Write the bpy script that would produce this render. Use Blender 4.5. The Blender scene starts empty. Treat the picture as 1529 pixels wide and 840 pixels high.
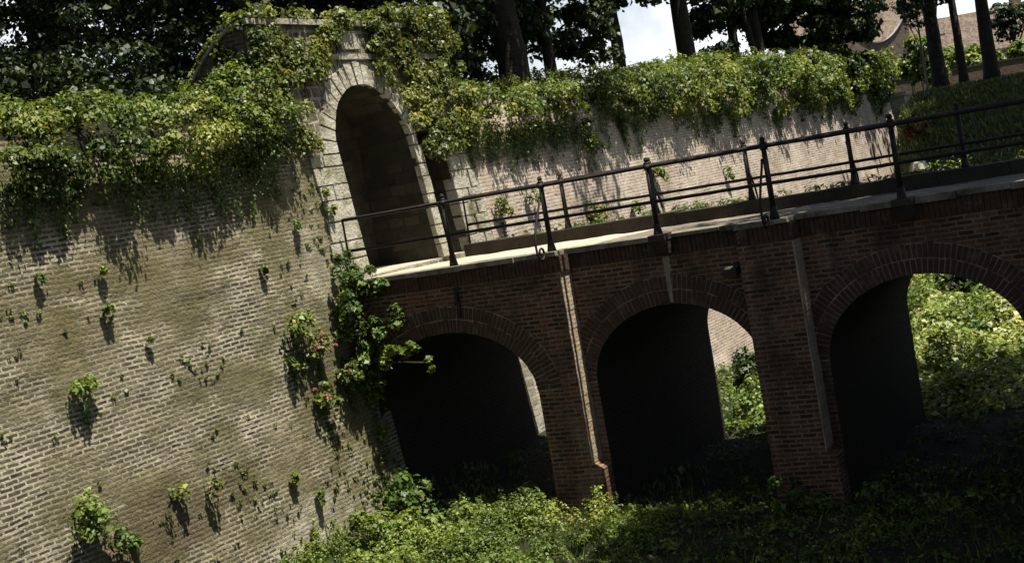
import bpy, math, random
import numpy as np
from mathutils import Vector, noise

random.seed(7)
RNG = np.random.default_rng(11)
SC = bpy.context.scene
COL = SC.collection
BAT = 0.103          # batter of the rampart: the face leans back 103 mm per metre of height
R = math.radians


# ---------------------------------------------------------------- bookkeeping
def tag(o, label=None, cat=None, group=None, kind=None):
    if label: o['label'] = label
    if cat: o['category'] = cat
    if group: o['group'] = group
    if kind: o['kind'] = kind
    return o


def empty(name, loc=(0, 0, 0), label=None, cat=None, group=None):
    o = bpy.data.objects.new(name, None)
    COL.objects.link(o)
    o.location = loc
    o.empty_display_size = 0.2
    return tag(o, label, cat, group)


def link(name, me, mat, parent=None):
    o = bpy.data.objects.new(name, me)
    COL.objects.link(o)
    if mat is not None:
        me.materials.append(mat)
    if parent is not None:
        o.parent = parent
        # vertices are given in world space
        o.matrix_parent_inverse = parent.matrix_basis.inverted()
    return o


def copy_tree(o, parent=None):
    c = o.copy()
    COL.objects.link(c)
    c.parent = parent
    for ch in [x for x in o.children]:
        copy_tree(ch, c)
    return c


class MB:
    """collects polygons with metre-scaled UVs and links them as one mesh"""

    def __init__(self):
        self.v, self.f, self.uv = [], [], []

    def poly(self, pts, uv=None):
        n = len(self.v)
        self.v += [tuple(p) for p in pts]
        self.f.append(tuple(range(n, n + len(pts))))
        if uv is None:
            a, b, c = Vector(pts[0]), Vector(pts[1]), Vector(pts[2])
            nn = (b - a).cross(c - a)
            ax = max(range(3), key=lambda i: abs(nn[i]))
            if ax == 0:
                uv = [(p[1], p[2]) for p in pts]
            elif ax == 1:
                uv = [(p[0], p[2]) for p in pts]
            else:
                uv = [(p[0], p[1]) for p in pts]
        self.uv += list(uv)

    def hexa(self, P):
        """P: bottom ring of four then top ring of four"""
        for q in ((3, 2, 1, 0), (4, 5, 6, 7), (0, 1, 5, 4), (1, 2, 6, 5), (2, 3, 7, 6), (3, 0, 4, 7)):
            self.poly([P[i] for i in q])

    def box(self, x0, x1, y0, y1, z0, z1):
        self.hexa([(x0, y0, z0), (x1, y0, z0), (x1, y1, z0), (x0, y1, z0),
                   (x0, y0, z1), (x1, y0, z1), (x1, y1, z1), (x0, y1, z1)])

    def tube(self, pts, rad, n=8, cap=True):
        pts = [Vector(p) for p in pts]
        if not hasattr(rad, '__len__'):
            rad = [rad] * len(pts)
        rings = []
        up = Vector((0.13, 0.21, 1)).normalized()
        for i, p in enumerate(pts):
            t = (pts[min(i + 1, len(pts) - 1)] - pts[max(i - 1, 0)]).normalized()
            s = t.cross(up)
            if s.length < .05:
                s = t.cross(Vector((1, .2, 0)))
            s.normalize()
            w = s.cross(t).normalized()
            rings.append([p + (s * math.cos(2 * math.pi * k / n) + w * math.sin(2 * math.pi * k / n)) * rad[i] for k in range(n)])
        base = len(self.v)
        for r_ in rings:
            self.v += [tuple(q) for q in r_]
        L = 0
        for i in range(len(rings) - 1):
            d = (pts[i + 1] - pts[i]).length
            for k in range(n):
                k2 = (k + 1) % n
                self.f.append((base + i * n + k, base + i * n + k2, base + (i + 1) * n + k2, base + (i + 1) * n + k))
                u0, u1 = k / n * 6.28 * rad[i], (k + 1) / n * 6.28 * rad[i]
                self.uv += [(u0, L), (u1, L), (u1, L + d), (u0, L + d)]
            L += d
        if cap:
            self.f.append(tuple(base + k for k in reversed(range(n))))
            self.uv += [(0, 0)] * n
            o = base + (len(rings) - 1) * n
            self.f.append(tuple(o + k for k in range(n)))
            self.uv += [(0, 0)] * n

    def build(self, name, mat, parent=None, smooth=False):
        me = bpy.data.meshes.new(name)
        me.from_pydata(self.v, [], self.f)
        l = me.uv_layers.new(name='UVMap')
        l.data.foreach_set('uv', np.array(self.uv, dtype=np.float32).ravel())
        if smooth:
            me.polygons.foreach_set('use_smooth', [True] * len(me.polygons))
        me.update()
        return link(name, me, mat, parent)


# ---------------------------------------------------------------- materials
def new_mat(name):
    m = bpy.data.materials.new(name)
    m.use_nodes = True
    nt = m.node_tree
    nt.nodes.clear()
    out = nt.nodes.new('ShaderNodeOutputMaterial')
    return m, nt, out


class NT:
    def __init__(self, nt):
        self.nt = nt

    def n(self, t, **kw):
        nd = self.nt.nodes.new(t)
        for k, v in kw.items():
            setattr(nd, k, v)
        return nd

    def l(self, a, b):
        self.nt.links.new(a, b)

    def noise(self, vec, scale, detail=4, rough=.6, lo=None, hi=None):
        nd = self.n('ShaderNodeTexNoise')
        nd.inputs['Scale'].default_value = scale
        nd.inputs['Detail'].default_value = detail
        nd.inputs['Roughness'].default_value = rough
        if vec is not None:
            self.l(vec, nd.inputs['Vector'])
        o = nd.outputs['Fac']
        if lo is not None:
            o = self.remap(o, lo, hi)
        return o

    def remap(self, o, lo, hi, a=0, b=1):
        mr = self.n('ShaderNodeMapRange')
        mr.inputs['From Min'].default_value = lo
        mr.inputs['From Max'].default_value = hi
        mr.inputs['To Min'].default_value = a
        mr.inputs['To Max'].default_value = b
        self.l(o, mr.inputs['Value'])
        return mr.outputs['Result']

    def mix(self, fac, a, b, mode='MIX'):
        nd = self.n('ShaderNodeMix', data_type='RGBA', blend_type=mode)
        if hasattr(fac, 'default_value') or hasattr(fac, 'links'):
            self.l(fac, nd.inputs[0])
        else:
            nd.inputs[0].default_value = fac
        for i, c in ((6, a), (7, b)):
            if isinstance(c, tuple):
                nd.inputs[i].default_value = (*c[:3], 1)
            else:
                self.l(c, nd.inputs[i])
        return nd.outputs[2]

    def math(self, op, a, b=None):
        nd = self.n('ShaderNodeMath', operation=op)
        for i, c in enumerate((a, b)):
            if c is None: continue
            if isinstance(c, (int, float)):
                nd.inputs[i].default_value = c
            else:
                self.l(c, nd.inputs[i])
        return nd.outputs[0]


def brick_mat(name, c1, c2, mortar, w=.22, h=.072, ms=.014, moss=None, moss_lo=.5, moss_hi=.7, pale=None, pale_lo=.55, pale_hi=.7,
              stain=None, zones=(), warp=.02, bump=.6, rough=.9, erode=None, moss_scale=.9, pale_scale=.7):
    m, nt, out = new_mat(name)
    T = NT(nt)
    uv = T.n('ShaderNodeUVMap').outputs[0]
    pos = T.n('ShaderNodeNewGeometry').outputs['Position']
    # gently wavering courses
    wn = T.n('ShaderNodeTexNoise'); wn.inputs['Scale'].default_value = 1.7; wn.inputs['Detail'].default_value = 2
    T.l(pos, wn.inputs['Vector'])
    sub = T.n('ShaderNodeVectorMath', operation='SUBTRACT'); T.l(wn.outputs['Color'], sub.inputs[0]); sub.inputs[1].default_value = (.5, .5, .5)
    sca = T.n('ShaderNodeVectorMath', operation='SCALE'); T.l(sub.outputs[0], sca.inputs[0]); sca.inputs['Scale'].default_value = warp * 2
    add = T.n('ShaderNodeVectorMath', operation='ADD'); T.l(uv, add.inputs[0]); T.l(sca.outputs[0], add.inputs[1])
    bt = T.n('ShaderNodeTexBrick')
    T.l(add.outputs[0], bt.inputs['Vector'])
    bt.inputs['Scale'].default_value = 1
    bt.inputs['Brick Width'].default_value = w
    bt.inputs['Row Height'].default_value = h
    T.l(T.remap(T.noise(pos, 3.3, 4, .7), .3, .7, ms * .55, ms * 1.5), bt.inputs['Mortar Size'])
    bt.inputs['Mortar Smooth'].default_value = .25
    bt.inputs['Bias'].default_value = 0
    bt.inputs['Color1'].default_value = (*c1, 1)
    bt.inputs['Color2'].default_value = (*c2, 1)
    bt.inputs['Mortar'].default_value = (*mortar, 1)
    col = bt.outputs['Color']
    fine = T.noise(pos, 38, 5, .7, .3, .75)
    b2 = T.n('ShaderNodeTexBrick')                        # same bond: one brick in several is darker, redder or replaced
    T.l(add.outputs[0], b2.inputs['Vector'])
    b2.inputs['Scale'].default_value = 1
    b2.inputs['Brick Width'].default_value = w
    b2.inputs['Row Height'].default_value = h
    b2.inputs['Mortar Size'].default_value = 0
    b2.inputs['Bias'].default_value = -.25
    b2.inputs['Color1'].default_value = (1, 1, 1, 1)
    b2.inputs['Color2'].default_value = (.38, .36, .36, 1)
    col = T.mix(T.math('SUBTRACT', 1, bt.outputs['Fac']), col, T.mix(1, col, b2.outputs['Color'], 'MULTIPLY'))
    col = T.mix(T.remap(T.noise(pos, 9, 4, .65), .35, .7, 0, .6), col, T.mix(1, col, (.55, .5, .42), 'MULTIPLY'))
    if erode:
        ev = T.n('ShaderNodeVectorMath', operation='MULTIPLY'); T.l(pos, ev.inputs[0]); ev.inputs[1].default_value = (.75, .75, 1.7)
        e = T.noise(ev.outputs[0], erode[3] if len(erode) > 3 else 1.1, 6, .62, erode[1], erode[2])
        ecol = T.mix(T.noise(pos, 2.3, 5, .7, .35, .65), erode[0], T.mix(1, erode[0], (.62, .58, .45), 'MULTIPLY'))
        col = T.mix(T.math('MULTIPLY', e, .9), col, ecol)
    if pale:
        p = T.noise(pos, pale_scale, 6, .62, pale_lo, pale_hi)
        p = T.math('MULTIPLY', p, T.remap(fine, 0, 1, .55, 1))
        col = T.mix(p, col, pale)
    for (cx, cz, rx, rz, zc, amt) in zones:
        sp = T.n('ShaderNodeSeparateXYZ'); T.l(pos, sp.inputs[0])
        dx = T.math('POWER', T.math('ABSOLUTE', T.math('DIVIDE', T.math('SUBTRACT', sp.outputs[0], cx), rx)), 2)
        dz = T.math('POWER', T.math('ABSOLUTE', T.math('DIVIDE', T.math('SUBTRACT', sp.outputs[2], cz), rz)), 2)
        q = T.math('SUBTRACT', T.math('MULTIPLY', T.noise(pos, 2.1, 7, .68), 2.6), T.math('ADD', dx, dz))
        zf = T.math('MULTIPLY', T.remap(q, .55, .95), amt)
        col = T.mix(zf, col, T.mix(T.noise(pos, 6, 5, .7, .35, .7), zc, T.mix(1, zc, (.72, .69, .6), 'MULTIPLY')))
    if moss:
        mv = T.n('ShaderNodeVectorMath', operation='ADD'); T.l(pos, mv.inputs[0]); mv.inputs[1].default_value = (31, 7, 13)
        f = T.noise(mv.outputs[0], moss_scale, 7, .66, moss_lo, moss_hi)
        f = T.math('MULTIPLY', f, T.remap(fine, 0, 1, .65, 1))
        col = T.mix(f, col, moss)
    if stain:
        sv = T.n('ShaderNodeVectorMath', operation='MULTIPLY'); T.l(pos, sv.inputs[0]); sv.inputs[1].default_value = (1.6, 1.6, .22)
        s = T.noise(sv.outputs[0], 1.3, 5, .6, .48, .75)
        col = T.mix(T.math('MULTIPLY', s, .8), col, stain)
    col = T.mix(T.remap(fine, 0, 1, .35, 0), col, T.mix(1, col, (.4, .38, .33), 'MULTIPLY'))
    bs = T.n('ShaderNodeBsdfPrincipled')
    T.l(col, bs.inputs['Base Color'])
    bs.inputs['Roughness'].default_value = rough
    bs.inputs['Specular IOR Level'].default_value = .2
    bf = T.math('MULTIPLY', bt.outputs['Fac'], -.8)
    if erode:
        bf = T.math('MULTIPLY', bf, T.remap(e, 0, 1, 1, .15))
    hgt = T.math('ADD', bf, T.math('MULTIPLY', T.noise(pos, 22, 5, .7), .9))
    hgt = T.math('ADD', hgt, T.math('MULTIPLY', T.noise(pos, 5, 4, .6), 1.1))
    bp = T.n('ShaderNodeBump'); bp.inputs['Strength'].default_value = bump; bp.inputs['Distance'].default_value = .03
    T.l(hgt, bp.inputs['Height']); T.l(bp.outputs[0], bs.inputs['Normal'])
    T.l(bs.outputs[0], out.inputs[0])
    return m


def rough_mat(name, c1, c2, scale=3, c3=None, lo3=.55, hi3=.7, bump=.5, dist=.03, rough=.9, metallic=0, spec=.2, detail=6, bscale=18):
    m, nt, out = new_mat(name)
    T = NT(nt)
    pos = T.n('ShaderNodeNewGeometry').outputs['Position']
    col = T.mix(T.noise(pos, scale, detail, .65, .32, .68), c1, c2)
    if c3:
        mv = T.n('ShaderNodeVectorMath', operation='ADD'); T.l(pos, mv.inputs[0]); mv.inputs[1].default_value = (5, 17, 3)
        col = T.mix(T.noise(mv.outputs[0], scale * .6, 6, .65, lo3, hi3), col, c3)
    fine = T.noise(pos, scale * 12, 4, .7, .3, .7)
    col = T.mix(T.remap(fine, 0, 1, .45, 0), col, T.mix(1, col, (.45, .42, .38), 'MULTIPLY'))
    bs = T.n('ShaderNodeBsdfPrincipled')
    T.l(col, bs.inputs['Base Color'])
    bs.inputs['Roughness'].default_value = rough
    bs.inputs['Metallic'].default_value = metallic
    bs.inputs['Specular IOR Level'].default_value = spec
    hgt = T.math('ADD', T.noise(pos, bscale, 6, .7), T.math('MULTIPLY', T.noise(pos, bscale * .25, 4, .6), 1.4))
    bp = T.n('ShaderNodeBump'); bp.inputs['Strength'].default_value = bump; bp.inputs['Distance'].default_value = dist
    T.l(hgt, bp.inputs['Height']); T.l(bp.outputs[0], bs.inputs['Normal'])
    T.l(bs.outputs[0], out.inputs[0])
    return m


def leaf_mat(name, dark, mid, light, trans=.3, rough=.5, spec=.35):
    m, nt, out = new_mat(name)
    T = NT(nt)
    at = T.n('ShaderNodeAttribute', attribute_name='rnd')
    rp = T.n('ShaderNodeValToRGB')
    e = rp.color_ramp.elements
    e[0].position = 0; e[0].color = (*dark, 1)
    e[1].position = 1; e[1].color = (*light, 1)
    k = e.new(.55); k.color = (*mid, 1)
    k = e.new(.93); k.color = (*light, 1)
    e[len(e) - 1].color = (light[0] * .8, light[1] * .5, light[2] * .6, 1)
    T.l(at.outputs['Fac'], rp.inputs[0])
    pos = T.n('ShaderNodeNewGeometry').outputs['Position']
    col = T.mix(T.noise(pos, 1.3, 3, .6, .4, .7), rp.outputs[0], T.mix(1, rp.outputs[0], (1.18, 1.0, .72), 'MULTIPLY'))
    bs = T.n('ShaderNodeBsdfPrincipled')
    T.l(col, bs.inputs['Base Color'])
    bs.inputs['Roughness'].default_value = rough
    bs.inputs['Specular IOR Level'].default_value = spec
    tr = T.n('ShaderNodeBsdfTranslucent')
    T.l(T.mix(1, col, (1.3, 1.25, .5), 'MULTIPLY'), tr.inputs['Color'])
    mx = T.n('ShaderNodeMixShader'); mx.inputs[0].default_value = trans
    T.l(bs.outputs[0], mx.inputs[1]); T.l(tr.outputs[0], mx.inputs[2])
    T.l(mx.outputs[0], out.inputs[0])
    return m


M = {}
M['rampart'] = brick_mat('rampart brick', (.140, .124, .074), (.082, .075, .046), (.395, .358, .265), w=.205, h=.068, ms=.019,
                         moss=(.100, .088, .036), moss_lo=.47, moss_hi=.63, pale=(.33, .295, .215), pale_lo=.58, pale_hi=.72,
                         stain=(.15, .128, .070), warp=.03, bump=1.0, erode=((.180, .160, .096), .46, .60, .8),
                         zones=((-2.2, -3.7, 1.5, .8, (.38, .35, .27), .9), (-.45, .9, .9, 1.7, (.32, .29, .215), .75), (-4.6, .9, 2.6, .45, (.14, .118, .06), .7), (-6.2, .1, 1.3, .7, (.15, .128, .07), .6), (-.6, -2.2, .9, 1.1, (.125, .108, .045), .8), (-5.2, -2.6, 2.2, .7, (.095, .075, .038), .8), (-1.3, -1.4, 1.0, 1.0, (.10, .088, .04), .7), (-3.6, -1.0, 1.5, .5, (.105, .094, .045), .6)))
M['far_rampart'] = brick_mat('far rampart brick', (.43, .345, .275), (.35, .28, .225), (.52, .45, .38), w=.22, h=.078, ms=.016,
                             moss=(.17, .13, .075), moss_lo=.52, moss_hi=.75, pale=(.54, .46, .38), pale_lo=.46, pale_hi=.7, bump=.5, stain=(.32, .25, .17))
M['bridge'] = brick_mat('bridge brick', (.205, .082, .040), (.115, .053, .029), (.235, .170, .115), h=.07, ms=.014, pale=(.215, .165, .12), pale_lo=.55, pale_hi=.74, pale_scale=1.1,
                        moss=(.026, .023, .012), moss_lo=.52, moss_hi=.7, stain=(.026, .019, .013), bump=.8, erode=((.115, .055, .030), .55, .7))
M['voussoir'] = rough_mat('voussoir brick', (.088, .042, .024), (.046, .028, .017), 7, (.12, .085, .055), .55, .7, bump=.6)
M['mortar'] = rough_mat('lime mortar', (.33, .26, .18), (.22, .17, .115), 4, (.05, .04, .028), .5, .7, bump=.5)
M['sunlit_arris'] = rough_mat('sunlit pale brick', (.46, .37, .26), (.33, .23, .145), 5, (.15, .10, .06), .6, .74, bump=.6)  # sun on the pier returns put into a pale brick colour
M['vault'] = brick_mat('shaded vault brick', (.020, .014, .010), (.013, .009, .007), (.03, .023, .017), bump=.5)  # near-black: shade under the arches is put into the brick colour
M['stone'] = rough_mat('pale dressed stone', (.46, .435, .35), (.27, .25, .185), 2.6, (.13, .12, .06), .50, .66, bump=1.0)
M['gate_fill'] = brick_mat('gate rubble wall', (.22, .20, .15), (.17, .15, .10), (.36, .33, .26), w=.34, h=.2, ms=.03, warp=.05,
                           moss=(.11, .10, .045), moss_lo=.5, moss_hi=.68, pale=(.40, .37, .30), pale_lo=.5, pale_hi=.62, bump=.9)
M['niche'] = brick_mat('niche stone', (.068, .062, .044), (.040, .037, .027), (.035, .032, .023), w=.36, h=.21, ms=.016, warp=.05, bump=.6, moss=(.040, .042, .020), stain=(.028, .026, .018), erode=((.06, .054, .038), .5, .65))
M['paving'] = rough_mat('pale sandy paving', (.46, .41, .32), (.33, .29, .22), 2.2, (.22, .19, .13), .56, .72, bump=.7)
M['shaded_deck'] = rough_mat('shaded brown deck', (.19, .165, .125), (.12, .10, .075), 1.6, (.36, .31, .24), .56, .7, bump=.9)  # tree shade over the outer deck put into a darker brown
M['coping'] = rough_mat('worn edge stone', (.32, .28, .215), (.16, .135, .095), 3, (.055, .048, .027), .48, .68, bump=.7)
M['kerb'] = rough_mat('dark kerb stone', (.060, .048, .034), (.034, .027, .019), 3, bump=.6)
M['iron'] = rough_mat('black painted iron', (.010, .008, .007), (.018, .012, .010), 9, (.055, .028, .016), .54, .66, bump=.3, dist=.006, rough=.65, spec=.25)
M['bark'] = rough_mat('dark bark', (.050, .040, .030), (.026, .021, .016), 5, bump=1, dist=.06, bscale=9)
M['pale_bark'] = rough_mat('pale sapling bark', (.28, .24, .18), (.18, .15, .11), 6, bump=.4)
M['twig'] = rough_mat('brown twig', (.060, .045, .025), (.035, .03, .018), 8, bump=.5)
M['core'] = rough_mat('dead leaves with inner shade', (.020, .022, .009), (.034, .030, .014), 7, bump=1, dist=.08)  # dead leaves plus the shade inside the ivy, in one dark tone
M['soil'] = rough_mat('mossy soil', (.016, .017, .008), (.022, .019, .011), 1.1, (.016, .024, .007), .48, .6, bump=.8, dist=.05)
M['bankgrass'] = rough_mat('bank grass ground', (.070, .085, .025), (.050, .060, .018), .9, (.12, .095, .045), .55, .7, bump=1, dist=.08, bscale=7)
M['ivy'] = leaf_mat('ivy leaf', (.022, .042, .009), (.084, .126, .020), (.215, .248, .056))
M['gate_ivy'] = leaf_mat('yellowed ivy leaf', (.026, .043, .010), (.094, .124, .022), (.240, .252, .072))
M['shrub'] = leaf_mat('shrub leaf', (.022, .046, .010), (.062, .110, .018), (.15, .20, .045))
M['weed'] = leaf_mat('weed leaf', (.040, .066, .012), (.100, .150, .024), (.20, .25, .06))
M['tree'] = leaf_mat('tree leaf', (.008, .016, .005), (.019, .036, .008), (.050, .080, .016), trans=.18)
M['grass'] = leaf_mat('grass blade', (.025, .042, .008), (.060, .090, .018), (.14, .16, .05))
M['cover'] = leaf_mat('bramble leaf', (.034, .062, .014), (.120, .180, .034), (.32, .36, .16))
M['litter'] = leaf_mat('fallen leaf', (.03, .021, .011), (.055, .038, .02), (.085, .062, .03), trans=.1)
M['flower'] = leaf_mat('pink valerian petal', (.26, .085, .10), (.34, .13, .15), (.40, .19, .21))
M['red_leaf'] = leaf_mat('reddened leaf', (.06, .03, .015), (.13, .055, .03), (.18, .11, .05))
M['house_brick'] = brick_mat('house brick', (.22, .155, .11), (.175, .125, .09), (.34, .28, .22), bump=.3, pale=(.34, .27, .2))
M['tile'] = brick_mat('roof tile', (.19, .155, .125), (.145, .12, .098), (.13, .085, .065), w=.2, h=.2, ms=.02, bump=.8, moss=(.2, .16, .1))
M['garden_wall'] = brick_mat('garden wall brick', (.15, .095, .062), (.11, .07, .05), (.16, .13, .10), bump=.5, moss=(.07, .06, .035))
M['plaster'] = rough_mat('grey plaster', (.42, .40, .38), (.34, .32, .31), 1.5, bump=.2)
M['glass'] = rough_mat('dark window glass', (.02, .024, .03), (.03, .034, .04), 2, bump=.02, rough=.1, spec=.6)
M['white_paint'] = rough_mat('white paint', (.7, .69, .66), (.6, .59, .56), 3, bump=.1)


# ---------------------------------------------------------------- leaves
def leaf_object(name, P, N, S, mat, parent=None, width=.36, fold=.14, droop=0.0, T=None, rnd=None):
    n = len(P)
    P = np.asarray(P, float); N = np.asarray(N, float); S = np.asarray(S, float).reshape(-1, 1)
    N /= np.linalg.norm(N, axis=1, keepdims=True) + 1e-9
    if T is None:
        T = RNG.normal(size=(n, 3))
        T[:, 2] -= droop
    T = T - (T * N).sum(1, keepdims=True) * N
    T /= np.linalg.norm(T, axis=1, keepdims=True) + 1e-9
    B = np.cross(N, T)
    w = width * RNG.uniform(.75, 1.2, size=(n, 1))
    V = np.empty((n, 4, 3))
    V[:, 0] = P - T * S * .5
    V[:, 1] = P + B * S * w + N * S * fold - T * S * .08
    V[:, 2] = P + T * S * .5 - N * S * .1
    V[:, 3] = P - B * S * w + N * S * fold - T * S * .08
    me = bpy.data.meshes.new(name)
    me.vertices.add(4 * n)
    me.vertices.foreach_set('co', V.astype(np.float32).ravel())
    me.loops.add(4 * n)
    me.loops.foreach_set('vertex_index', np.arange(4 * n, dtype=np.int32))
    me.polygons.add(n)
    me.polygons.foreach_set('loop_start', np.arange(0, 4 * n, 4, dtype=np.int32))
    me.polygons.foreach_set('loop_total', np.full(n, 4, dtype=np.int32))
    a = me.attributes.new('rnd', 'FLOAT', 'POINT')
    if rnd is None:
        rnd = np.clip(RNG.normal(.5, .22, size=n), 0, .93)
    a.data.foreach_set('value', np.repeat(rnd, 4).astype(np.float32))
    me.update(calc_edges=True)
    me.validate()
    return link(name, me, mat, parent)


def unit(n):
    d = RNG.normal(size=(n, 3))
    return d / np.linalg.norm(d, axis=1, keepdims=True)


class Leaves:
    def __init__(self):
        self.P, self.N, self.S, self.Q = [], [], [], []

    def clump(self, c, r, n, size, out=(0, 0, .4), tone=None, inner=.5):
        r = np.array(r if hasattr(r, '__len__') else (r, r, r), float)
        d = unit(n) + np.array(out)
        d /= np.linalg.norm(d, axis=1, keepdims=True)
        rho = inner + (1 - inner) * RNG.random((n, 1)) ** .6
        rho *= 1 + .25 * RNG.normal(size=(n, 1)) * .5
        self.P.append(np.array(c) + d * rho * r)
        self.N.append(d * .75 + np.array((0, 0, .45)) + RNG.normal(size=(n, 3)) * .38)
        self.S.append(size * np.clip(RNG.lognormal(-.08, .36, n), .4, 2.0))
        t = RNG.normal(.5, .13) if tone is None else tone
        q = np.clip(RNG.normal(t, .17, n), 0, .9); q[RNG.random(n) < .012] = 1
        self.Q.append(q)

    def put(self, P, N, size, tone=.5):
        n = len(P)
        self.P.append(np.asarray(P, float)); self.N.append(np.asarray(N, float))
        self.S.append(size * RNG.uniform(.65, 1.3, n)); self.Q.append(np.clip(RNG.normal(tone, .18, n), 0, .9))

    def build(self, name, mat, parent=None, **kw):
        return leaf_object(name, np.concatenate(self.P), np.concatenate(self.N), np.concatenate(self.S), mat, parent,
                           rnd=np.concatenate(self.Q), **kw)


def fbm(x, y=0., z=0.):
    return noise.fractal(Vector((x, y, z)), 1.0, 2.0, 4)


# ---------------------------------------------------------------- terrain
def smooth(a, b, x):
    t = min(1, max(0, (x - a) / (b - a)))
    return t * t * (3 - 2 * t)


GZ = -4.25


def ground_z(x, y):
    """the moat floor, the near bank (camera side) and the far bank closing the moat"""
    z = GZ + .16 * fbm(x * .35, y * .35) + .06 * fbm(x * 1.3, y * 1.3, 4)
    z += .35 * math.exp(-((y + .2) / .9) ** 2)                       # soil heaped against the rampart foot
    near = smooth(-11.9, -13.5, y)
    z = z * (1 - near) + (-.55 + .1 * fbm(x * .3, y * .3, 8)) * near
    xs = [(-60, GZ), (7, GZ), (13, -3.7), (19, -3.3), (22, -2.2), (26, -.95), (32, .2), (46, 1.85), (70, 2.0), (400, 2.2)]
    zb = xs[-1][1]
    for (a, za), (b, zb_) in zip(xs, xs[1:]):
        if a <= x <= b:
            t = (x - a) / (b - a)
            zb = za + (zb_ - za) * t
            break
    edge = -14 + (x + 19) * .235 - .45 if x < 46 else 400
    k = smooth(edge + 1.5, edge, y)
    far = GZ - .8 + (zb - GZ + .8) * k + (.14 * fbm(x * .5, y * .5, 2) if x > 7 else 0)
    if x > 5.5:
        z -= .75 * smooth(5.5, 8, x) * smooth(-7, -5, y)
        z = max(z, far) if y < -14 + (x + 19) * .235 + 1.2 else z
    return z


def terrain():
    xs = list(np.arange(-60, -12, 4.)) + list(np.arange(-12, 8, .4)) + list(np.arange(8, 50, .7)) + [52, 55, 60, 66, 75, 90, 120, 180, 300, 600]
    ys = [-600, -300, -120, -60, -40, -30, -24, -20, -17] + list(np.arange(-15, 1.6, .4)) + [3, 8, 16, 30, 60, 150, 400, 600]
    v = [(x, y, ground_z(x, y)) for x in xs for y in ys]
    ny = len(ys)
    f = [(i * ny + j, (i + 1) * ny + j, (i + 1) * ny + j + 1, i * ny + j + 1) for i in range(len(xs) - 1) for j in range(ny - 1)]
    me = bpy.data.meshes.new('moat_ground')
    me.from_pydata(v, [], f)
    me.polygons.foreach_set('use_smooth', [True] * len(f))
    o = link('moat_ground', me, M['soil'])
    tag(o, 'mossy dry moat floor and grassy banks around the bridge', kind='structure')
    # earth of the rampart behind the wall
    m = MB()
    xs = np.arange(-40, 41.1, 1.5)
    for a, b in zip(xs, xs[1:]):
        ys = [1.6, 2.6, 4, 9, 16, 40]
        for c, d in zip(ys, ys[1:]):
            h = lambda x, y: 2.55 + .15 * fbm(x * .3, y * .3, 5)
            m.poly([(a, c, h(a, c)), (b, c, h(b, c)), (b, d, h(b, d)), (a, d, h(a, d))])
    o = m.build('rampart_earth', M['bankgrass'])
    tag(o, 'earth and grass filling behind the rampart wall', kind='structure')


# ---------------------------------------------------------------- rampart walls
def wall_sheet(x0, x1, z0, z1, step, amp, seed=0, topnoise=.0):
    m = MB()
    nx = max(1, round((x1 - x0) / step)); nz = max(1, round((z1 - z0) / step))
    P = {}
    for i in range(nx + 1):
        for j in range(nz + 1):
            x = x0 + (x1 - x0) * i / nx
            z = z0 + (z1 - z0) * j / nz
            e = 0 if i in (0, nx) else 1
            dz = topnoise * fbm(x * .8, 3, seed) * (j / nz)
            y = BAT * z - e * amp * (fbm(x * .8, z * .8, seed) + .55 * fbm(x * 3.1, z * 3.1, seed + 3))
            P[i, j] = (x, y, z + dz)
    for i in range(nx):
        for j in range(nz):
            q = [P[i, j], P[i + 1, j], P[i + 1, j + 1], P[i, j + 1]]
            m.poly(q, [(p[0], p[2] * 1.005) for p in q])
    return m, P, nx, nz


def rampart(x0, x1, z1, step, mat, label, seed):
    t = empty('rampart_wall', ((x0 + x1) / 2, 0, GZ), label, 'wall')
    m, P, nx, nz = wall_sheet(x0, x1, -5.2, z1, step, .028, seed)
    m.build('wall_face', mat, t, smooth=True)
    b = MB()
    yt = BAT * z1
    b.box(x0, x1, yt + .05, .75, -5.2, z1 - .02)
    b.build('wall_backing', mat, t)
    return t


rampart(-30, .3, 2.85, .13, M['rampart'], 'tall battered brick rampart wall left of the gate arch, weathered and mossy', 1)
far = rampart(5.32, 41, 3.0, .3, M['far_rampart'], 'long pinkish brick rampart wall running away behind the bridge railings', 6)


# ---------------------------------------------------------------- gate
GX, GS, GR = 2.0, 2.2, 1.22     # arch centre, springing height, radius


def on_wall(x, z, proud=0.):
    return (x, BAT * z - proud, z)


def block(mb, quad, depth, proud):
    """a stone block: quad of (x, z) on the battered face"""
    quad = [(x + .013 * fbm(x * 9, z * 9, 3), z + .013 * fbm(x * 9, z * 9, 8)) for x, z in quad]
    cx = sum(q[0] for q in quad) / 4; cz = sum(q[1] for q in quad) / 4
    f = [on_wall(x, z, 0) for x, z in quad]
    inner = [on_wall(cx + (x - cx) * .985, cz + (z - cz) * .985, proud) for x, z in quad]
    mid = [on_wall(x, z, proud - .012) for x, z in quad]
    back = [(p[0], p[1] + depth, p[2]) for p in f]
    mb.poly(inner)
    for i in range(4):
        j = (i + 1) % 4
        mb.poly([mid[i], mid[j], inner[j], inner[i]])
        mb.poly([back[i], back[j], mid[j], mid[i]])


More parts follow.
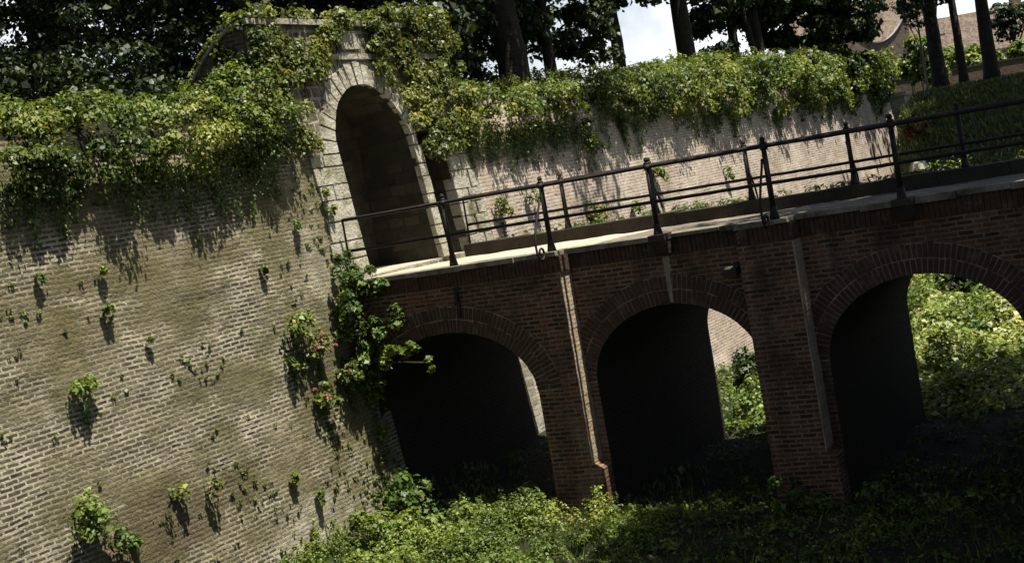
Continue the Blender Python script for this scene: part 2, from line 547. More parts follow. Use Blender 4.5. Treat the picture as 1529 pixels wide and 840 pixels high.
def gate():
    t = empty('gate_front', (GX, 0, 0), 'overgrown stone gate front with round-headed archway opening onto the bridge', 'gate')
    # wall around the opening, x 0.3 .. 5.3, with the groove x 3.48 .. 4.3
    m = MB()
    top = 4.5
    zs_grid = np.arange(-5.2, top + .01, .3)

    def col(xa, xb, za0, zb0, z1):
        n = max(1, round((z1 - max(za0, zb0)) / .3))
        for k in range(n):
            a0 = za0 + (z1 - za0) * k / n; a1 = za0 + (z1 - za0) * (k + 1) / n
            b0 = zb0 + (z1 - zb0) * k / n; b1 = zb0 + (z1 - zb0) * (k + 1) / n
            m.poly([on_wall(xa, a0), on_wall(xb, b0), on_wall(xb, b1), on_wall(xa, a1)])
    col(.3, GX - GR, -.2, -.2, top)
    col(-.8, .3, 2.85, 2.85, top)
    N = 28
    ang = [math.pi - math.pi * i / N for i in range(N + 1)]
    ap = [(GX + GR * math.cos(a), GS + GR * math.sin(a)) for a in ang]
    for (xa, za), (xb, zb) in zip(ap, ap[1:]):
        col(xa, xb, za, zb, top)
    col(GX - GR, GX + GR, -.2, -.2, 0)
    col(GX + GR, 3.48, -.2, -.2, top)
    col(3.48, 4.3, -.2, -.2, 0)
    col(3.48, 4.3, 2.45, 2.45, top)
    col(4.3, 5.32, -.2, -.2, top)
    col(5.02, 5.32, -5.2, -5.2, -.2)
    # right and left returns of the block above the walls
    for xx in (-.8, 5.32):
        m.poly([(xx, BAT * 2.5, 2.5), (xx, .75, 2.5), (xx, .95, top), (xx, BAT * top, top)])
    m.build('front_wall', M['gate_fill'], t)
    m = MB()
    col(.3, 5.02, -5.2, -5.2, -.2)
    m.build('shaded_wall_foot', M['vault'], t)  # shade below the deck painted in by the near-black brick
    # recess of the archway
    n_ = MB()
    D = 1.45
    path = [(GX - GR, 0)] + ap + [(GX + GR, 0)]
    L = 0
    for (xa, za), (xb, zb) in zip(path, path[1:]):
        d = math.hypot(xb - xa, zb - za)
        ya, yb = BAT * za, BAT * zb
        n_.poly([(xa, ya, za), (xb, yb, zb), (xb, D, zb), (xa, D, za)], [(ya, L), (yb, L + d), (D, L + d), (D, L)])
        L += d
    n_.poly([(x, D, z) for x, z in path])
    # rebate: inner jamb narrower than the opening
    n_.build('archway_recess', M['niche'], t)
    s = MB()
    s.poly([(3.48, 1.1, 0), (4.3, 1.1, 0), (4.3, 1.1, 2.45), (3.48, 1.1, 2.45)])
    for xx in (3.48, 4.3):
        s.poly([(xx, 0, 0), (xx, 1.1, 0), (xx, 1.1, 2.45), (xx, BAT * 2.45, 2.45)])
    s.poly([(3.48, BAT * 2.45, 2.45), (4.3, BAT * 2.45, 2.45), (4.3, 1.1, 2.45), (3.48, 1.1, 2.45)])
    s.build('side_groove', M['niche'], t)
    f = MB()
    f.box(GX - GR + .003, 4.297, .003, 1.095, -.2, -.004)
    f.build('threshold', M['paving'], t)
    # voussoirs
    v = MB()
    n = 19
    rr = random.Random(3)
    for i in range(n):
        a0 = math.pi - math.pi * i / n - .012; a1 = math.pi - math.pi * (i + 1) / n + .012
        r1 = GR + (rr.choice((.34, .42, .5, .38)) if i < n * .6 else rr.choice((.14, .2)))
        v_q = [(GX + GR * math.cos(a0), GS + GR * math.sin(a0)), (GX + r1 * math.cos(a0), GS + r1 * math.sin(a0)),
               (GX + r1 * math.cos(a1), GS + r1 * math.sin(a1)), (GX + GR * math.cos(a1), GS + GR * math.sin(a1))]
        block(v, v_q, .07, rr.uniform(.035, .06))
    v.build('arch_voussoirs', M['stone'], t)
    for nm, xa, sgn, widths in (('left jamb', GX - GR + .004, -1, (.42, .85, .5, .95, .46, .8)), ('right jamb', GX + GR - .004, 1, (.255,))):
        q = MB()
        z = .0 if sgn > 0 else -.5
        i = 0
        while z < GS - .05:
            h = rr.uniform(.25, .37)
            if z + h > GS - .12: h = GS - z
            w = widths[i % len(widths)]
            g = .012
            block(q, [(xa, z + g), (xa, z + h - g), (xa + sgn * w, z + h - g), (xa + sgn * w, z + g)], .07, rr.uniform(.035, .055))
            if sgn < 0 and w < .6:
                w2 = rr.uniform(.25, .4)
                block(q, [(xa - w - g, z + g), (xa - w - g, z + h - g), (xa - w - w2, z + h - g), (xa - w - w2, z + g)], .2, rr.uniform(.02, .04))
            z += h; i += 1
        q.build('jamb_stones', M['stone'], t)
    q = MB()
    z = 0
    i = 0
    while z < 2.85:
        h = rr.uniform(.26, .38)
        split = 4.3 + (.45 if i % 2 else .62)
        for xa, xb in ((4.296, split - .03), (split + .03, 5.25 - rr.uniform(0, .06))):
            block(q, [(xa, z + .012), (xa, z + h - .012), (xb, z + h - .012), (xb, z + .012)], .2, rr.uniform(.03, .055))
        z += h; i += 1
    q.build('quoin_stones', M['stone'], t)
    # parapet, wing wall, string course, tablet, coping
    p = MB()
    p.box(-.79, 5.31, BAT * 4.5 + .02, .98, 3.6, 4.49)
    p.build('parapet_backing', M['gate_fill'], t)
    w = MB()
    prof = []
    for k in range(15):
        a = k / 14
        y = .5 + 1.75 * a
        z = 4.5 - 1.35 * (a ** 1.7)
        prof.append((y, z))
    for (ya, za), (yb, zb) in zip(prof, prof[1:]):
        w.hexa([(-.84, ya, 2.2), (-.35, ya, 2.2), (-.35, yb, 2.2), (-.84, yb, 2.2), (-.84, ya, za), (-.35, ya, za), (-.35, yb, zb), (-.84, yb, zb)])
    w.build('wing_wall', M['garden_wall'], t)  # dark brick carries the shade of the wing's unlit side
    c = MB()
    for (ya, za), (yb, zb) in zip(prof, prof[1:]):
        c.hexa([(-.9, ya, za + .004), (-.3, ya, za + .004), (-.3, yb, zb + .004), (-.9, yb, zb + .004),
                (-.9, ya, za + .07), (-.3, ya, za + .07), (-.3, yb, zb + .07), (-.9, yb, zb + .07)])
    x = -.86
    while x < 5.3:
        l = min(rr.uniform(.6, 1.0), 5.38 - x)
        dz = rr.uniform(-.01, .015)
        c.box(x + .006, x + l - .006, BAT * 4.5 - .09, 1.02, 4.504 + dz, 4.6 + dz)
        x += l
    c.build('coping', M['stone'], t)
    sc_ = MB()
    x = -.6
    while x < 5.2:
        l = min(rr.uniform(.35, .6), 5.25 - x)
        z = 3.93
        sc_.box(x + .008, x + l - .008, BAT * z - .08, BAT * z + .1, z - .05, z + .05)
        x += l
    sc_.build('string_course', M['stone'], t)
    tb = MB()
    block(tb, [(1.72, 4.08), (1.72, 4.42), (2.3, 4.42), (2.3, 4.08)], .2, .05)
    tb.build('stone_tablet', M['stone'], t)
    return t


gate()

# ---------------------------------------------------------------- bridge
ZS, RISE = -2.2, 1.12
BAYS = [(-3.38, -.24, 0.0), (-7.07, -4.27, .36), (-10.86, -8.06, .36)]   # y range of each arch, x of its face
BX1 = 5.35


def arch_pt(y0, y1, a, off=0.):
    """ellipse point at parameter a (0 = right springing, pi = left) pushed out by off along its normal"""
    c = (y0 + y1) / 2; h = (y1 - y0) / 2
    y, z = c + h * math.cos(a), ZS + RISE * math.sin(a)
    ny, nz = math.cos(a) / h, math.sin(a) / RISE
    l = math.hypot(ny, nz)
    return y + off * ny / l, z + off * nz / l


def bridge():
    t = empty('brick_bridge', (2.6, -6, GZ), 'dark red brick footbridge on three arches across the moat to the gate', 'bridge')
    TOP = -.34
    rr = random.Random(5)
    ends = [(-.238, .06, 0.003, 'abutment'), (-4.27, -3.38, 0, 'pier'), (-8.06, -7.07, 0, 'pier'), (-13.9, -10.863, .363, 'abutment')]
    for k, (y0, y1, xf, nm) in enumerate(ends):
        m = MB()
        if nm == 'pier':
            ya = y0 + .16     # shaft narrower on the right than its base; front stands proud of the arches
            zb = -3.42
            m.box(xf + .003, BX1 - .003, ya + .003, y1 - .005, -5, zb + .01)
            step = .25
            n = round((TOP - zb) / step)
            # shaft, slightly uneven
            for j in range(n):
                za = zb + (TOP - zb) * j / n; zc = zb + (TOP - zb) * (j + 1) / n
                m.hexa([(xf, ya, za), (BX1, ya, za), (BX1, y1 - .002, za), (xf, y1 - .002, za), (xf, ya, zc), (BX1, ya, zc), (BX1, y1 - .002, zc), (xf, y1 - .002, zc)])
            m.box(.363, BX1 - .003, y0 + .002, ya - .001, -5, ZS + .02)
            # brick arris away from the rampart, its sunlight put into a paler colour
            q = MB()
            z = zb
            while z < TOP - .02:
                h = min(.072, TOP - z)
                q.box(.0 - rr.uniform(-.004, .008), .361, ya - .012 - rr.uniform(0, .006), ya - .001, z + .003, z + h - .003)
                z += .072
            q.build('sunlit_arris', M['sunlit_arris'], t)
            # base with sloping ledge
            m.hexa([(xf - .004, y0 - .0, -5), (xf + .4, y0 - .0, -5), (xf + .4, y1 + .004, -5), (xf - .004, y1 + .004, -5),
                    (xf - .004, y0 - .0, zb - .1), (xf + .4, y0 - .0, zb - .1), (xf + .4, y1 + .004, zb - .1), (xf - .004, y1 + .004, zb - .1)])
            m.hexa([(xf - .004, y0 - .0, zb - .1), (xf + .4, y0 - .0, zb - .1), (xf + .4, y1 + .004, zb - .1), (xf - .004, y1 + .004, zb - .1),
                    (xf + .001, ya + .001, zb - .004), (xf + .39, ya + .001, zb - .004), (xf + .39, y1 - .003, zb - .004), (xf + .001, y1 - .003, zb - .004)])
        else:
            m.box(xf, BX1 if y0 < -5 else 5.0, y0, y1, -5 if y0 < -5 else ZS - .1, TOP)
        m.build(nm, M['bridge'], t)
    for (y0, y1, xf) in BAYS:
        A = [math.pi * i / 32 for i in range(33)]
        pts = [arch_pt(y0, y1, a) for a in A]
        ext0 = y0 - (.20 if xf > 0 else 0); ext1 = y1
        bx = BX1 - .004 if xf > 0 else 5.0
        for x in (xf, bx):
            m = MB()
            for (ya, za), (yb, zb) in zip(pts, pts[1:]):
                m.poly([(x, ya, za), (x, yb, zb), (x, yb, TOP), (x, ya, TOP)])
            m.build('spandrel', M['bridge'], t)
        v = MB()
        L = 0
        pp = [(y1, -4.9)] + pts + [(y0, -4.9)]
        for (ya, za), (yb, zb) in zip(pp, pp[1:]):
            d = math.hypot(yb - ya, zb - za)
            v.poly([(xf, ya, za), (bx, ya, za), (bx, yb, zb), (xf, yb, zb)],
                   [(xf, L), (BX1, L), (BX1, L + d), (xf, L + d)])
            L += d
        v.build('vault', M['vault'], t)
        # two rings of brick on edge, front and back
        bed = MB()
        for a, b in zip(A, A[1:]):
            q = [arch_pt(y0, y1, a, -.002), arch_pt(y0, y1, b, -.002), arch_pt(y0, y1, b, .435), arch_pt(y0, y1, a, .435)]
            bed.poly([(xf - .008, p[0], p[1]) for p in q])
            bed.poly([(xf - .008, q[2][0], q[2][1]), (xf + .02, q[2][0], q[2][1]), (xf + .02, q[3][0], q[3][1]), (xf - .008, q[3][0], q[3][1])])
        bed.build('ring_mortar', M['mortar'], t)
        ring = MB()
        for r0, r1 in ((.0, .21), (.225, .43)):
            # arc length table at mid radius
            aa = np.linspace(.02, math.pi - .02, 400)
            mp = np.array([arch_pt(y0, y1, a, (r0 + r1) / 2) for a in aa])
            s = np.concatenate([[0], np.cumsum(np.linalg.norm(np.diff(mp, axis=0), axis=1))])
            nb = int(s[-1] / .076)
            for i in range(nb):
                a0 = np.interp((i + .12) / nb * s[-1], s, aa); a1 = np.interp((i + .88) / nb * s[-1], s, aa)
                e0 = rr.uniform(-.006, .006); e1 = rr.uniform(-.012, .008)
                q = [arch_pt(y0, y1, a0, r0 + max(0, e0)), arch_pt(y0, y1, a0, r1 + e1), arch_pt(y0, y1, a1, r1 + e1), arch_pt(y0, y1, a1, r0 + max(0, e0))]
                if any(p[0] > y1 + .55 for p in q) or (y1 > -1 and any(p[0] > -.1 for p in q)):
                    continue
                pr = rr.uniform(.014, .034)
                xa, xb = xf - pr, xf + .05
                if xf > 0 and any(p[0] > y1 + .16 for p in q) and r0 > .1:
                    pass
                F = [(xa, p[0], p[1]) for p in q]; Bk = [(xb, p[0], p[1]) for p in q]
                ring.poly(F)
                for a in range(4):
                    b = (a + 1) % 4
                    ring.poly([F[a], Bk[a], Bk[b], F[b]])
        ring.build('arch_ring', M['voussoir'], t)
    # spandrel corners between an arch springing and the ground are the piers; strip right of pier shaft
    for ya, yb in ((-4.27, -4.11), (-8.06, -7.9)):
        m = MB()
        m.box(.363, BX1 - .006, ya + .002, yb, ZS + .02, TOP)
        m.build('spandrel_shoulder', M['bridge'], t)
    # corbelled course of bricks on end below the edge
    sc_ = MB()
    y = -.02
    while y > -13.8:
        w = .074
        pr = rr.uniform(-.012, .012)
        xe = -.012 if -4.11 < y or -7.9 < y < -7.05 else .342
        sc_.box(xe + pr, .42, y - w + .006, y - .004, TOP + .002, -.088)
        y -= w
    sc_.build('brick_course', M['voussoir'], t)
    b = MB()
    b.box(.365, BX1 + .01, -13.9, -3.3, TOP + .004, -.13)
    b.box(.02, 4.99, -3.29, -.03, TOP + .004, -.13)
    b.box(.02, .36, -4.1, -3.3, TOP + .004, -.13)
    b.box(.02, .36, -7.89, -7.08, TOP + .004, -.13)
    b.build('deck_slab', M['bridge'], t)
    # edge stones of irregular lengths, then paving
    c = MB()
    y = -.0
    while y > -13.8:
        l = rr.uniform(.55, 1.1)
        dz = rr.uniform(-.022, .0); dx = rr.uniform(-.03, .02)
        for stop in (-4.11, -7.06, -7.9):
            if y > stop + .05 > y - l: l = y - stop
        ym = y - l / 2
        xe = 0 if ym > -4.11 or -7.9 < ym < -7.05 else .33
        c.box(-.03 + xe + dx, .46 if xe == 0 else .6, y - l + .008, y, -.085 + rr.uniform(-.02, .01), dz)
        y -= l
    c.build('edge_stones', M['coping'], t)
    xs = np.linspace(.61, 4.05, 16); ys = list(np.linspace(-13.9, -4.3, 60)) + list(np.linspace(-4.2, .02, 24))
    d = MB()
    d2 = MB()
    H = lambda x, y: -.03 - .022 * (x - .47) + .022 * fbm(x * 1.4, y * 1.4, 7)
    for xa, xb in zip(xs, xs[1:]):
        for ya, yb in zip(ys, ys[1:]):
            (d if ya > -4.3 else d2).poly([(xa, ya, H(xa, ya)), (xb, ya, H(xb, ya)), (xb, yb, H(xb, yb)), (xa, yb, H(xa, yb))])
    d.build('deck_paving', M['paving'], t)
    tag(d2.build('deck_paving', M['shaded_deck'], t), 'darker part of the deck with tree shade put into its colour')
    for yp in (-5.816, -9.496, -11.336, -13.176):        # bracket stones carrying the posts where the edge steps back
        m = MB()
        m.hexa([(.2, yp - .1, -.3), (.5, yp - .1, -.3), (.5, yp + .1, -.3), (.2, yp + .1, -.3), (.04, yp - .13, -.09), (.5, yp - .13, -.09), (.5, yp + .13, -.09), (.04, yp + .13, -.09)])
        m.box(.03, .34, yp - .135, yp + .135, -.088, .006)
        m.build('bracket_stone', M['kerb'], t)
    m = MB()
    m.box(-.05, .0, -2.22, -2.17, -.86, -.42)
    m.box(-.06, -.045, -2.25, -2.14, -.66, -.6)
    m.build('wall_anchor', M['iron'], t)
    m = MB()
    m.hexa([(.12, -6.95, -.78), (.38, -6.95, -.72), (.38, -6.75, -.72), (.12, -6.75, -.78), (.12, -6.95, -.66), (.38, -6.95, -.6), (.38, -6.75, -.6), (.12, -6.75, -.66)])
    m.build('drain_spout', M['kerb'], t)
    m = MB()
    n = 14
    for i in range(n):
        za, zb = -.36 - .7 * i / n, -.36 - .7 * (i + 1) / n
        wa = .055 * (1 - .5 * i / n) * (1 + .4 * fbm(i * .7, 1)); wb = .055 * (1 - .5 * (i + 1) / n) * (1 + .4 * fbm(i * .7 + .7, 1))
        x = .356 if za > -.6 else .318
        m.hexa([(x, -5.78 - wb, zb), (x + .04, -5.78 - wb, zb), (x + .04, -5.78 + wb, zb), (x, -5.78 + wb, zb), (x, -5.78 - wa, za), (x + .04, -5.78 - wa, za), (x + .04, -5.78 + wa, za), (x, -5.78 + wa, za)])
    m.build('lime_streak', M['mortar'], t)
    k = MB()
    y = -.0
    while y > -13.8:
        l = rr.uniform(.8, 1.4)
        dz = rr.uniform(-.02, .02)
        k.box(4.06, 4.5, y - l + .008, y, -.2, .125 + dz)
        y -= l
    k.build('kerb', M['kerb'], t)
    o = MB()
    o.box(4.51, BX1, -13.9, -3.3, -.128, .02)
    o.box(4.51, 5.0, -3.29, -.02, -.128, .02)
    o.build('outer_ledge', M['coping'], t)
    return t


bridge()


# ---------------------------------------------------------------- railings
def ball(mb, c, r, n=8, sq=1.):
    c = Vector(c)
    for i in range(n // 2):
        for j in range(n):
            def P(a, b):
                th = math.pi * a / (n // 2); ph = 2 * math.pi * b / n
                return c + Vector((r * math.sin(th) * math.cos(ph), r * math.sin(th) * math.sin(ph), r * sq * math.cos(th)))
            mb.poly([P(i, j), P(i + 1, j), P(i + 1, j + 1), P(i, j + 1)])


def railing(x, ys, zfoot, side, y_end, y_far, label, braces):
    t = empty('iron_railing', (x, ys[0], zfoot), label, 'railing')
    for i, y in enumerate(ys):
        m = MB()
        m.tube([(x, y, zfoot), (x, y, 1.08)], [.045, .038], 10)
        p = m.build('post', M['iron'], t, smooth=True)
        f = MB()
        f.tube([(x, y, zfoot - .02), (x, y, zfoot + .03), (x, y, zfoot + .1), (x, y, zfoot + .17)], [.075, .07, .056, .048], 10)
        f.build('foot', M['iron'], p, smooth=True)
        g = MB()
        g.tube([(x, y, 1.075), (x, y, 1.1), (x, y, 1.115)], [.05, .05, .028], 10)
        ball(g, (x, y, 1.145), .043)
        g.build('finial', M['iron'], p, smooth=True)
        c = MB()
        c.tube([(x, y, .99), (x, y, 1.0), (x, y, 1.075)], [.042, .056, .056], 10)
        c.build('collar', M['iron'], p, smooth=True)
    for nm, z, r in (('top_rail', 1.04, .030), ('mid_rail', .5, .026)):
        m = MB()
        pts = []
        y = y_end
        while y > y_far:
            pts.append((x + random.uniform(-.004, .004), y, z + random.uniform(-.006, .006)))
            y -= .92
        pts.append((x, y_far, z))
        m.tube(pts, r, 8)
        m.build(nm, M['iron'], t, smooth=True)
    m = MB()
    m.tube([(x, y_end, 1.05), (x, y_end + .005, .5), (x, y_end + .01, zfoot - .05)], .02, 8)
    m.build('end_bar', M['iron'], t, smooth=True)
    for y in braces:
        m = MB()
        pts = []
        for k in range(9):
            a = k / 8
            pts.append((x + side * (.03 + .40 * math.sin(a * 1.75) ** 1.3), y + .045, .86 - .86 * a))
        cx, cz = x + side * (.03 + .40 * math.sin(1.75) ** 1.3 - .12), 0.0
        for k in range(1, 19):
            a = k / 18 * 1.55 * math.pi * 2 * .72
            r = .12 * (1 - .6 * k / 18)
            pts.append((cx + side * r * math.cos(a), y + .035, cz - r * math.sin(a)))
        m.tube(pts, .019, 7)
        m.build('scroll_brace', M['iron'], t, smooth=True)
    return t


railing(.15, [-2.136 - 1.84 * i for i in range(7)], 0.0, -1, -.08, -13.6, 'black iron railing with ball finials along the near edge of the bridge', [-3.98, -7.66, -11.34])
railing(4.265, [-2.245 - 1.84 * i for i in range(7)], .12, 1, -.05, -13.6, 'black iron railing on the far kerb of the bridge, seen through the near one', [-4.085, -5.925, -7.765, -9.605])


# ---------------------------------------------------------------- ivy masses
def ivy_hedge(x0, x1, zlo, zhi, yc, depth, label, seed, size0, dens, step, tongue_n, mat='ivy', stems=True):
    """ivy bulging over the head of the wall between x0 and x1; zlo/zhi are functions of x"""
    t = empty('ivy', ((x0 + x1) / 2, yc, zlo((x0 + x1) / 2)), label, 'ivy')
    L = Leaves()
    rr = random.Random(seed)
    x = x0
    while x < x1:
        sc = max(1, 1 + (x - 8) / 26)                    # coarser with distance
        a, b = zlo(x), zhi(x)
        rows = max(3, int((b - a) / (.34 * min(sc, 1.3))))
        for k in range(rows):
            u = (k + rr.uniform(.15, .85)) / rows
            z = a + (b - a) * u
            bul = depth * (.30 + .95 * math.sin(math.pi * min(1, max(0, u * .92 - .08))) ** 1.3) * (.55 + .9 * max(0, fbm(x * .8, z * 1.1, seed) + .5))
            y = yc - bul + rr.uniform(-.1, .1)
            if fbm(x * 1.1, z * 1.4, seed + 20) < -.36: continue
            r = rr.uniform(.17, .34) * min(sc, 1.5)
            L.clump((x + rr.uniform(-.15, .15), y, z), (r * 1.15, r, r * .85), int(dens * rr.uniform(.6, 1.2)), size0 * sc, out=(0, -.55, .55),
                    tone=.48 + .7 * fbm(x * .5, z * .7, seed + 9))
        # sprays on the crest, and the back
        for k in range(2):
            r = rr.uniform(.18, .32) * min(sc, 1.5)
            L.clump((x + rr.uniform(-.2, .2), yc + rr.uniform(0, .45), b + rr.uniform(-.15, .12)), r, int(dens * .6), size0 * sc, out=(0, -.1, .8))
        x += step * min(sc, 1.6)
    for k in range(int((x1 - x0) * 5.5) if x1 < 5 else 120):      # loose shoots standing out of the mass
        x = rr.uniform(x0, x1)
        sc = max(1, 1 + (x - 8) / 26)
        b = zhi(x); a0 = zlo(x)
        st = Vector((x, yc + rr.uniform(-.2, .3), rr.uniform(a0 + .5 * (b - a0), b)))
        dr = Vector((rr.uniform(-.7, .7), rr.uniform(-.9, .3), rr.uniform(.5, 1.3))).normalized()
        ln = rr.uniform(.3, .75) * sc ** .5
        n = int(ln * 34)
        u = np.linspace(.1, 1, n)
        P = np.array(st) + np.outer(u * ln, np.array(dr)) + np.outer(u ** 2 * ln * .45, np.array((dr.x * .3, dr.y * .3, -1))) + RNG.normal(size=(n, 3)) * .03
        L.put(P, RNG.normal(size=(n, 3)) * .5 + np.array((0, -.4, .7)), size0 * .95 * sc, .62)
    for k in range(tongue_n):                            # trails hanging down the wall face
        x = rr.uniform(x0, x1) if x1 < 5 else x0 + (x1 - x0) * rr.random() ** 1.5
        sc = max(1, 1 + (x - 8) / 26)
        z0 = zlo(x) + .15
        ln = rr.uniform(.25, 1.0) * (1.15 if rr.random() < .25 else .7)
        w = rr.uniform(.06, .2)
        n = int(110 * ln * (w / .12 + .4) / sc)
        u = RNG.random(n) ** 1.3
        P = np.stack([x + RNG.normal(size=n) * w * (1 - .85 * u), np.zeros(n), z0 - ln * u], 1)
        P[:, 1] = BAT * P[:, 2] - .03 - RNG.random(n) * (.16 * (1 - u) + .04)
        N = np.stack([RNG.normal(size=n) * .4, -np.ones(n), .35 + RNG.normal(size=n) * .4], 1)
        L.put(P, N, size0 * .85 * sc, .4)
    L.build('foliage', M[mat], t, droop=1.0)
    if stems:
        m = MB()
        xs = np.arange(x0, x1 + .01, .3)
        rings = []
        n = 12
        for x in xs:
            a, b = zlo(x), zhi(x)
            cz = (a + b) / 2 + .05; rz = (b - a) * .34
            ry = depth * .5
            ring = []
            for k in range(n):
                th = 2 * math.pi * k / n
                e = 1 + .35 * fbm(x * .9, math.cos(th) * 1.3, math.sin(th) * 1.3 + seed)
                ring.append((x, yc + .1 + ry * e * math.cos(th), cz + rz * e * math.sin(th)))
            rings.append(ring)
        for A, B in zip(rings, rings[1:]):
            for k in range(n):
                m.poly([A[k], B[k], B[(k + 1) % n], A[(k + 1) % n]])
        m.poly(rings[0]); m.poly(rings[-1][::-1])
        m.build('stems', M['core'], t)  # solid filler core, not stems; inner shade is in its colour
    return t


ivy_hedge(-13, -.55, lambda x: 1.98 + .2 * fbm(x * .5, 0, 3) + .38 * smooth(-1.6, -.6, x), lambda x: 3.15 + .14 * fbm(x * .6, 2, 4) + .5 * smooth(-2.2, -.8, x), .30, .31,
          'thick bright green ivy capping the rampart wall left of the gate', 21, .063, 200, .24, 70)
ivy_hedge(5.1, 41, lambda x: 2.1 + .55 * fbm(x * .45, 1, 5) - .1 * smooth(10, 30, x), lambda x: 3.2 + .35 * smooth(8, 20, x) + .45 * fbm(x * .5, 4, 6), .33, .34,
          'long green ivy bank along the top of the pinkish wall behind the bridge', 22, .063, 165, .26, 210)


def gate_ivy():
    t = empty('ivy', (2, .3, 3.2), 'yellow-green ivy clinging to the gate front around the archway and coping', 'ivy')
    L = Leaves()
    rr = random.Random(9)

    def ok(x, z):
        d = math.hypot(x - GX, z - GS)
        ang = math.atan2(z - GS, x - GX)
        if z < 2.0 and x < 3.4: return x < -.2 and z > 2.0
        if z < GS: return x > 3.3 and z > 1.9 or (x > 3.35 and rr.random() < .25)
        lim = GR + (.60 if ang > 1.25 else .28 if ang > .7 else .06)
        if d < lim: return False
        if 1.55 < x < 2.45 and 4.0 < z < 4.45: return False           # tablet left clear
        if x < 1.0 and z < 3.3: return rr.random() < .55 and x < .25
        return True
    n = 0
    while n < 330:
        x = rr.uniform(-.85, 5.4); z = rr.uniform(1.9, 4.55)
        if not ok(x, z): continue
        if fbm(x * 1.4, z * 1.4, 31) < -.12: continue
        n += 1
        r = rr.uniform(.10, .22)
        L.clump((x, BAT * z - .05 - rr.uniform(0, .1), z), (r * 1.2, r * .8, r), int(rr.uniform(46, 95)), .066, out=(0, -.7, .45),
                tone=.5 + .4 * fbm(x * .8, z * .8, 12))
    for k in range(60):                                   # over the coping, thicker on the right
        x = rr.choice((rr.uniform(2.4, 5.5), rr.uniform(-.8, 2.4))) if k % 3 else rr.uniform(3.2, 5.5)
        r = rr.uniform(.12, .26)
        L.clump((x, rr.uniform(.25, .9), 4.6 + (.1 if x > 3 else .02)), r, 56, .075, out=(0, -.2, .8))
    for k in range(26):                                   # right shoulder hanging lower
        x = rr.uniform(3.9, 5.7); z = rr.uniform(2.3, 4.4)
        r = rr.uniform(.13, .24)
        L.clump((x, BAT * z - .1, z), r, 70, .066, out=(0, -.6, .5))
    for k in range(100):                                  # on the wing wall crest
        a = rr.random()
        L.clump((-.75, .5 + 1.75 * a, 4.58 - 1.35 * a ** 1.7), rr.uniform(.08, .16), 34, .08, out=(-.4, 0, .7))
    for k in range(95):  # wing face leaves, its shade put into their low tone
        a = rr.random()
        L.clump((-.86, .5 + 1.75 * a, rr.uniform(2.7, 4.5 - 1.35 * a ** 1.7)), rr.uniform(.08, .17), 30, .07, out=(-.7, 0, .1), tone=.12)
    L.build('foliage', M['gate_ivy'], t, droop=.8)
    s = MB()
    for k in range(16):                                   # woody stems on the stone
        x = rr.uniform(-.5, 5.1)
        z = 4.4
        pts = []
        while z > rr.uniform(2.2, 3.7):
            if math.hypot(x - GX, z - GS) < GR + .1 and z > GS: break
            if abs(x - GX) < GR + .05 and z < GS: break
            pts.append((x, BAT * z - .045, z))
            x += rr.uniform(-.1, .1); z -= .18
        if len(pts) > 2:
            s.tube(pts, list(np.linspace(.018, .008, len(pts))), 5)
    s.build('stems', M['twig'], t)


gate_ivy()


# ---------------------------------------------------------------- bushes, weeds
def bush(name, cat, label, clumps, size, mat='shrub', dens=70, stems=None, group=None, out=(0, -.2, .5), flowers=None):
    c0 = clumps[0]
    zb = min(c[2] - c[3] for c in clumps)
    t = empty(name, (c0[0], c0[1], zb), label, cat, group)
    L = Leaves()
    for (x, y, z, r) in clumps:
        k = max(3, int((r / .2) ** 2 * 2))
        for i in range(k):
            d = unit(1)[0] * r * .68
            rr_ = r * random.uniform(.3, .55)
            L.clump((x + d[0], y + d[1], z + d[2]), rr_, int(dens * random.uniform(.6, 1.2)), size, out=out)
    L.build('foliage', M[mat], t)
    m = MB()
    for (x, y, z, r) in clumps:
        sx, sy, sz = stems if stems else (x, y, zb)
        for i in range(4):
            e = unit(1)[0] * r * .7
            a = Vector((sx, sy, sz)); b = Vector((x + e[0], y + e[1], z + abs(e[2]) * .6))
            mid = (a + b) / 2 + Vector((random.uniform(-.05, .05), random.uniform(-.05, .05), .05))
            m.tube([a, mid, b], [.014, .01, .004], 5)
    m.build('stems', M['twig'], t)
    if flowers:
        pass
    return t


bush('bush', 'bush', 'dense dark green bush growing where the rampart meets the bridge, just below the gate',
     [(-.22, -.28, .45, .2), (-.35, -.3, .2, .26), (-.2, -.55, .08, .28), (-.42, -.38, -.12, .36), (-.15, -.8, -.28, .26), (-.4, -.38, -.5, .38), (-.12, -.85, -.72, .26), (-.35, -.5, -.9, .36), (-.55, -.3, -.8, .26), (-.6, -.32, -1.2, .3), (-.3, -.45, -1.35, .3), (-.75, -.32, -1.55, .22), (-.35, -.4, -1.7, .22)], .068,
     stems=(-.1, -.2, -.9), dens=105)
bush('fern', 'fern', 'feathery light green fern drooping over the left springing of the first arch',
     [(-.3, -.6, -1.34, .27), (-.25, -.95, -1.25, .24), (-.25, -1.3, -1.28, .2), (-.25, -1.55, -1.55, .14), (-.3, -.45, -1.65, .26), (-.3, -.3, -2.0, .2)], .065, mat='weed', stems=(-.1, -.3, -1.5), dens=60)


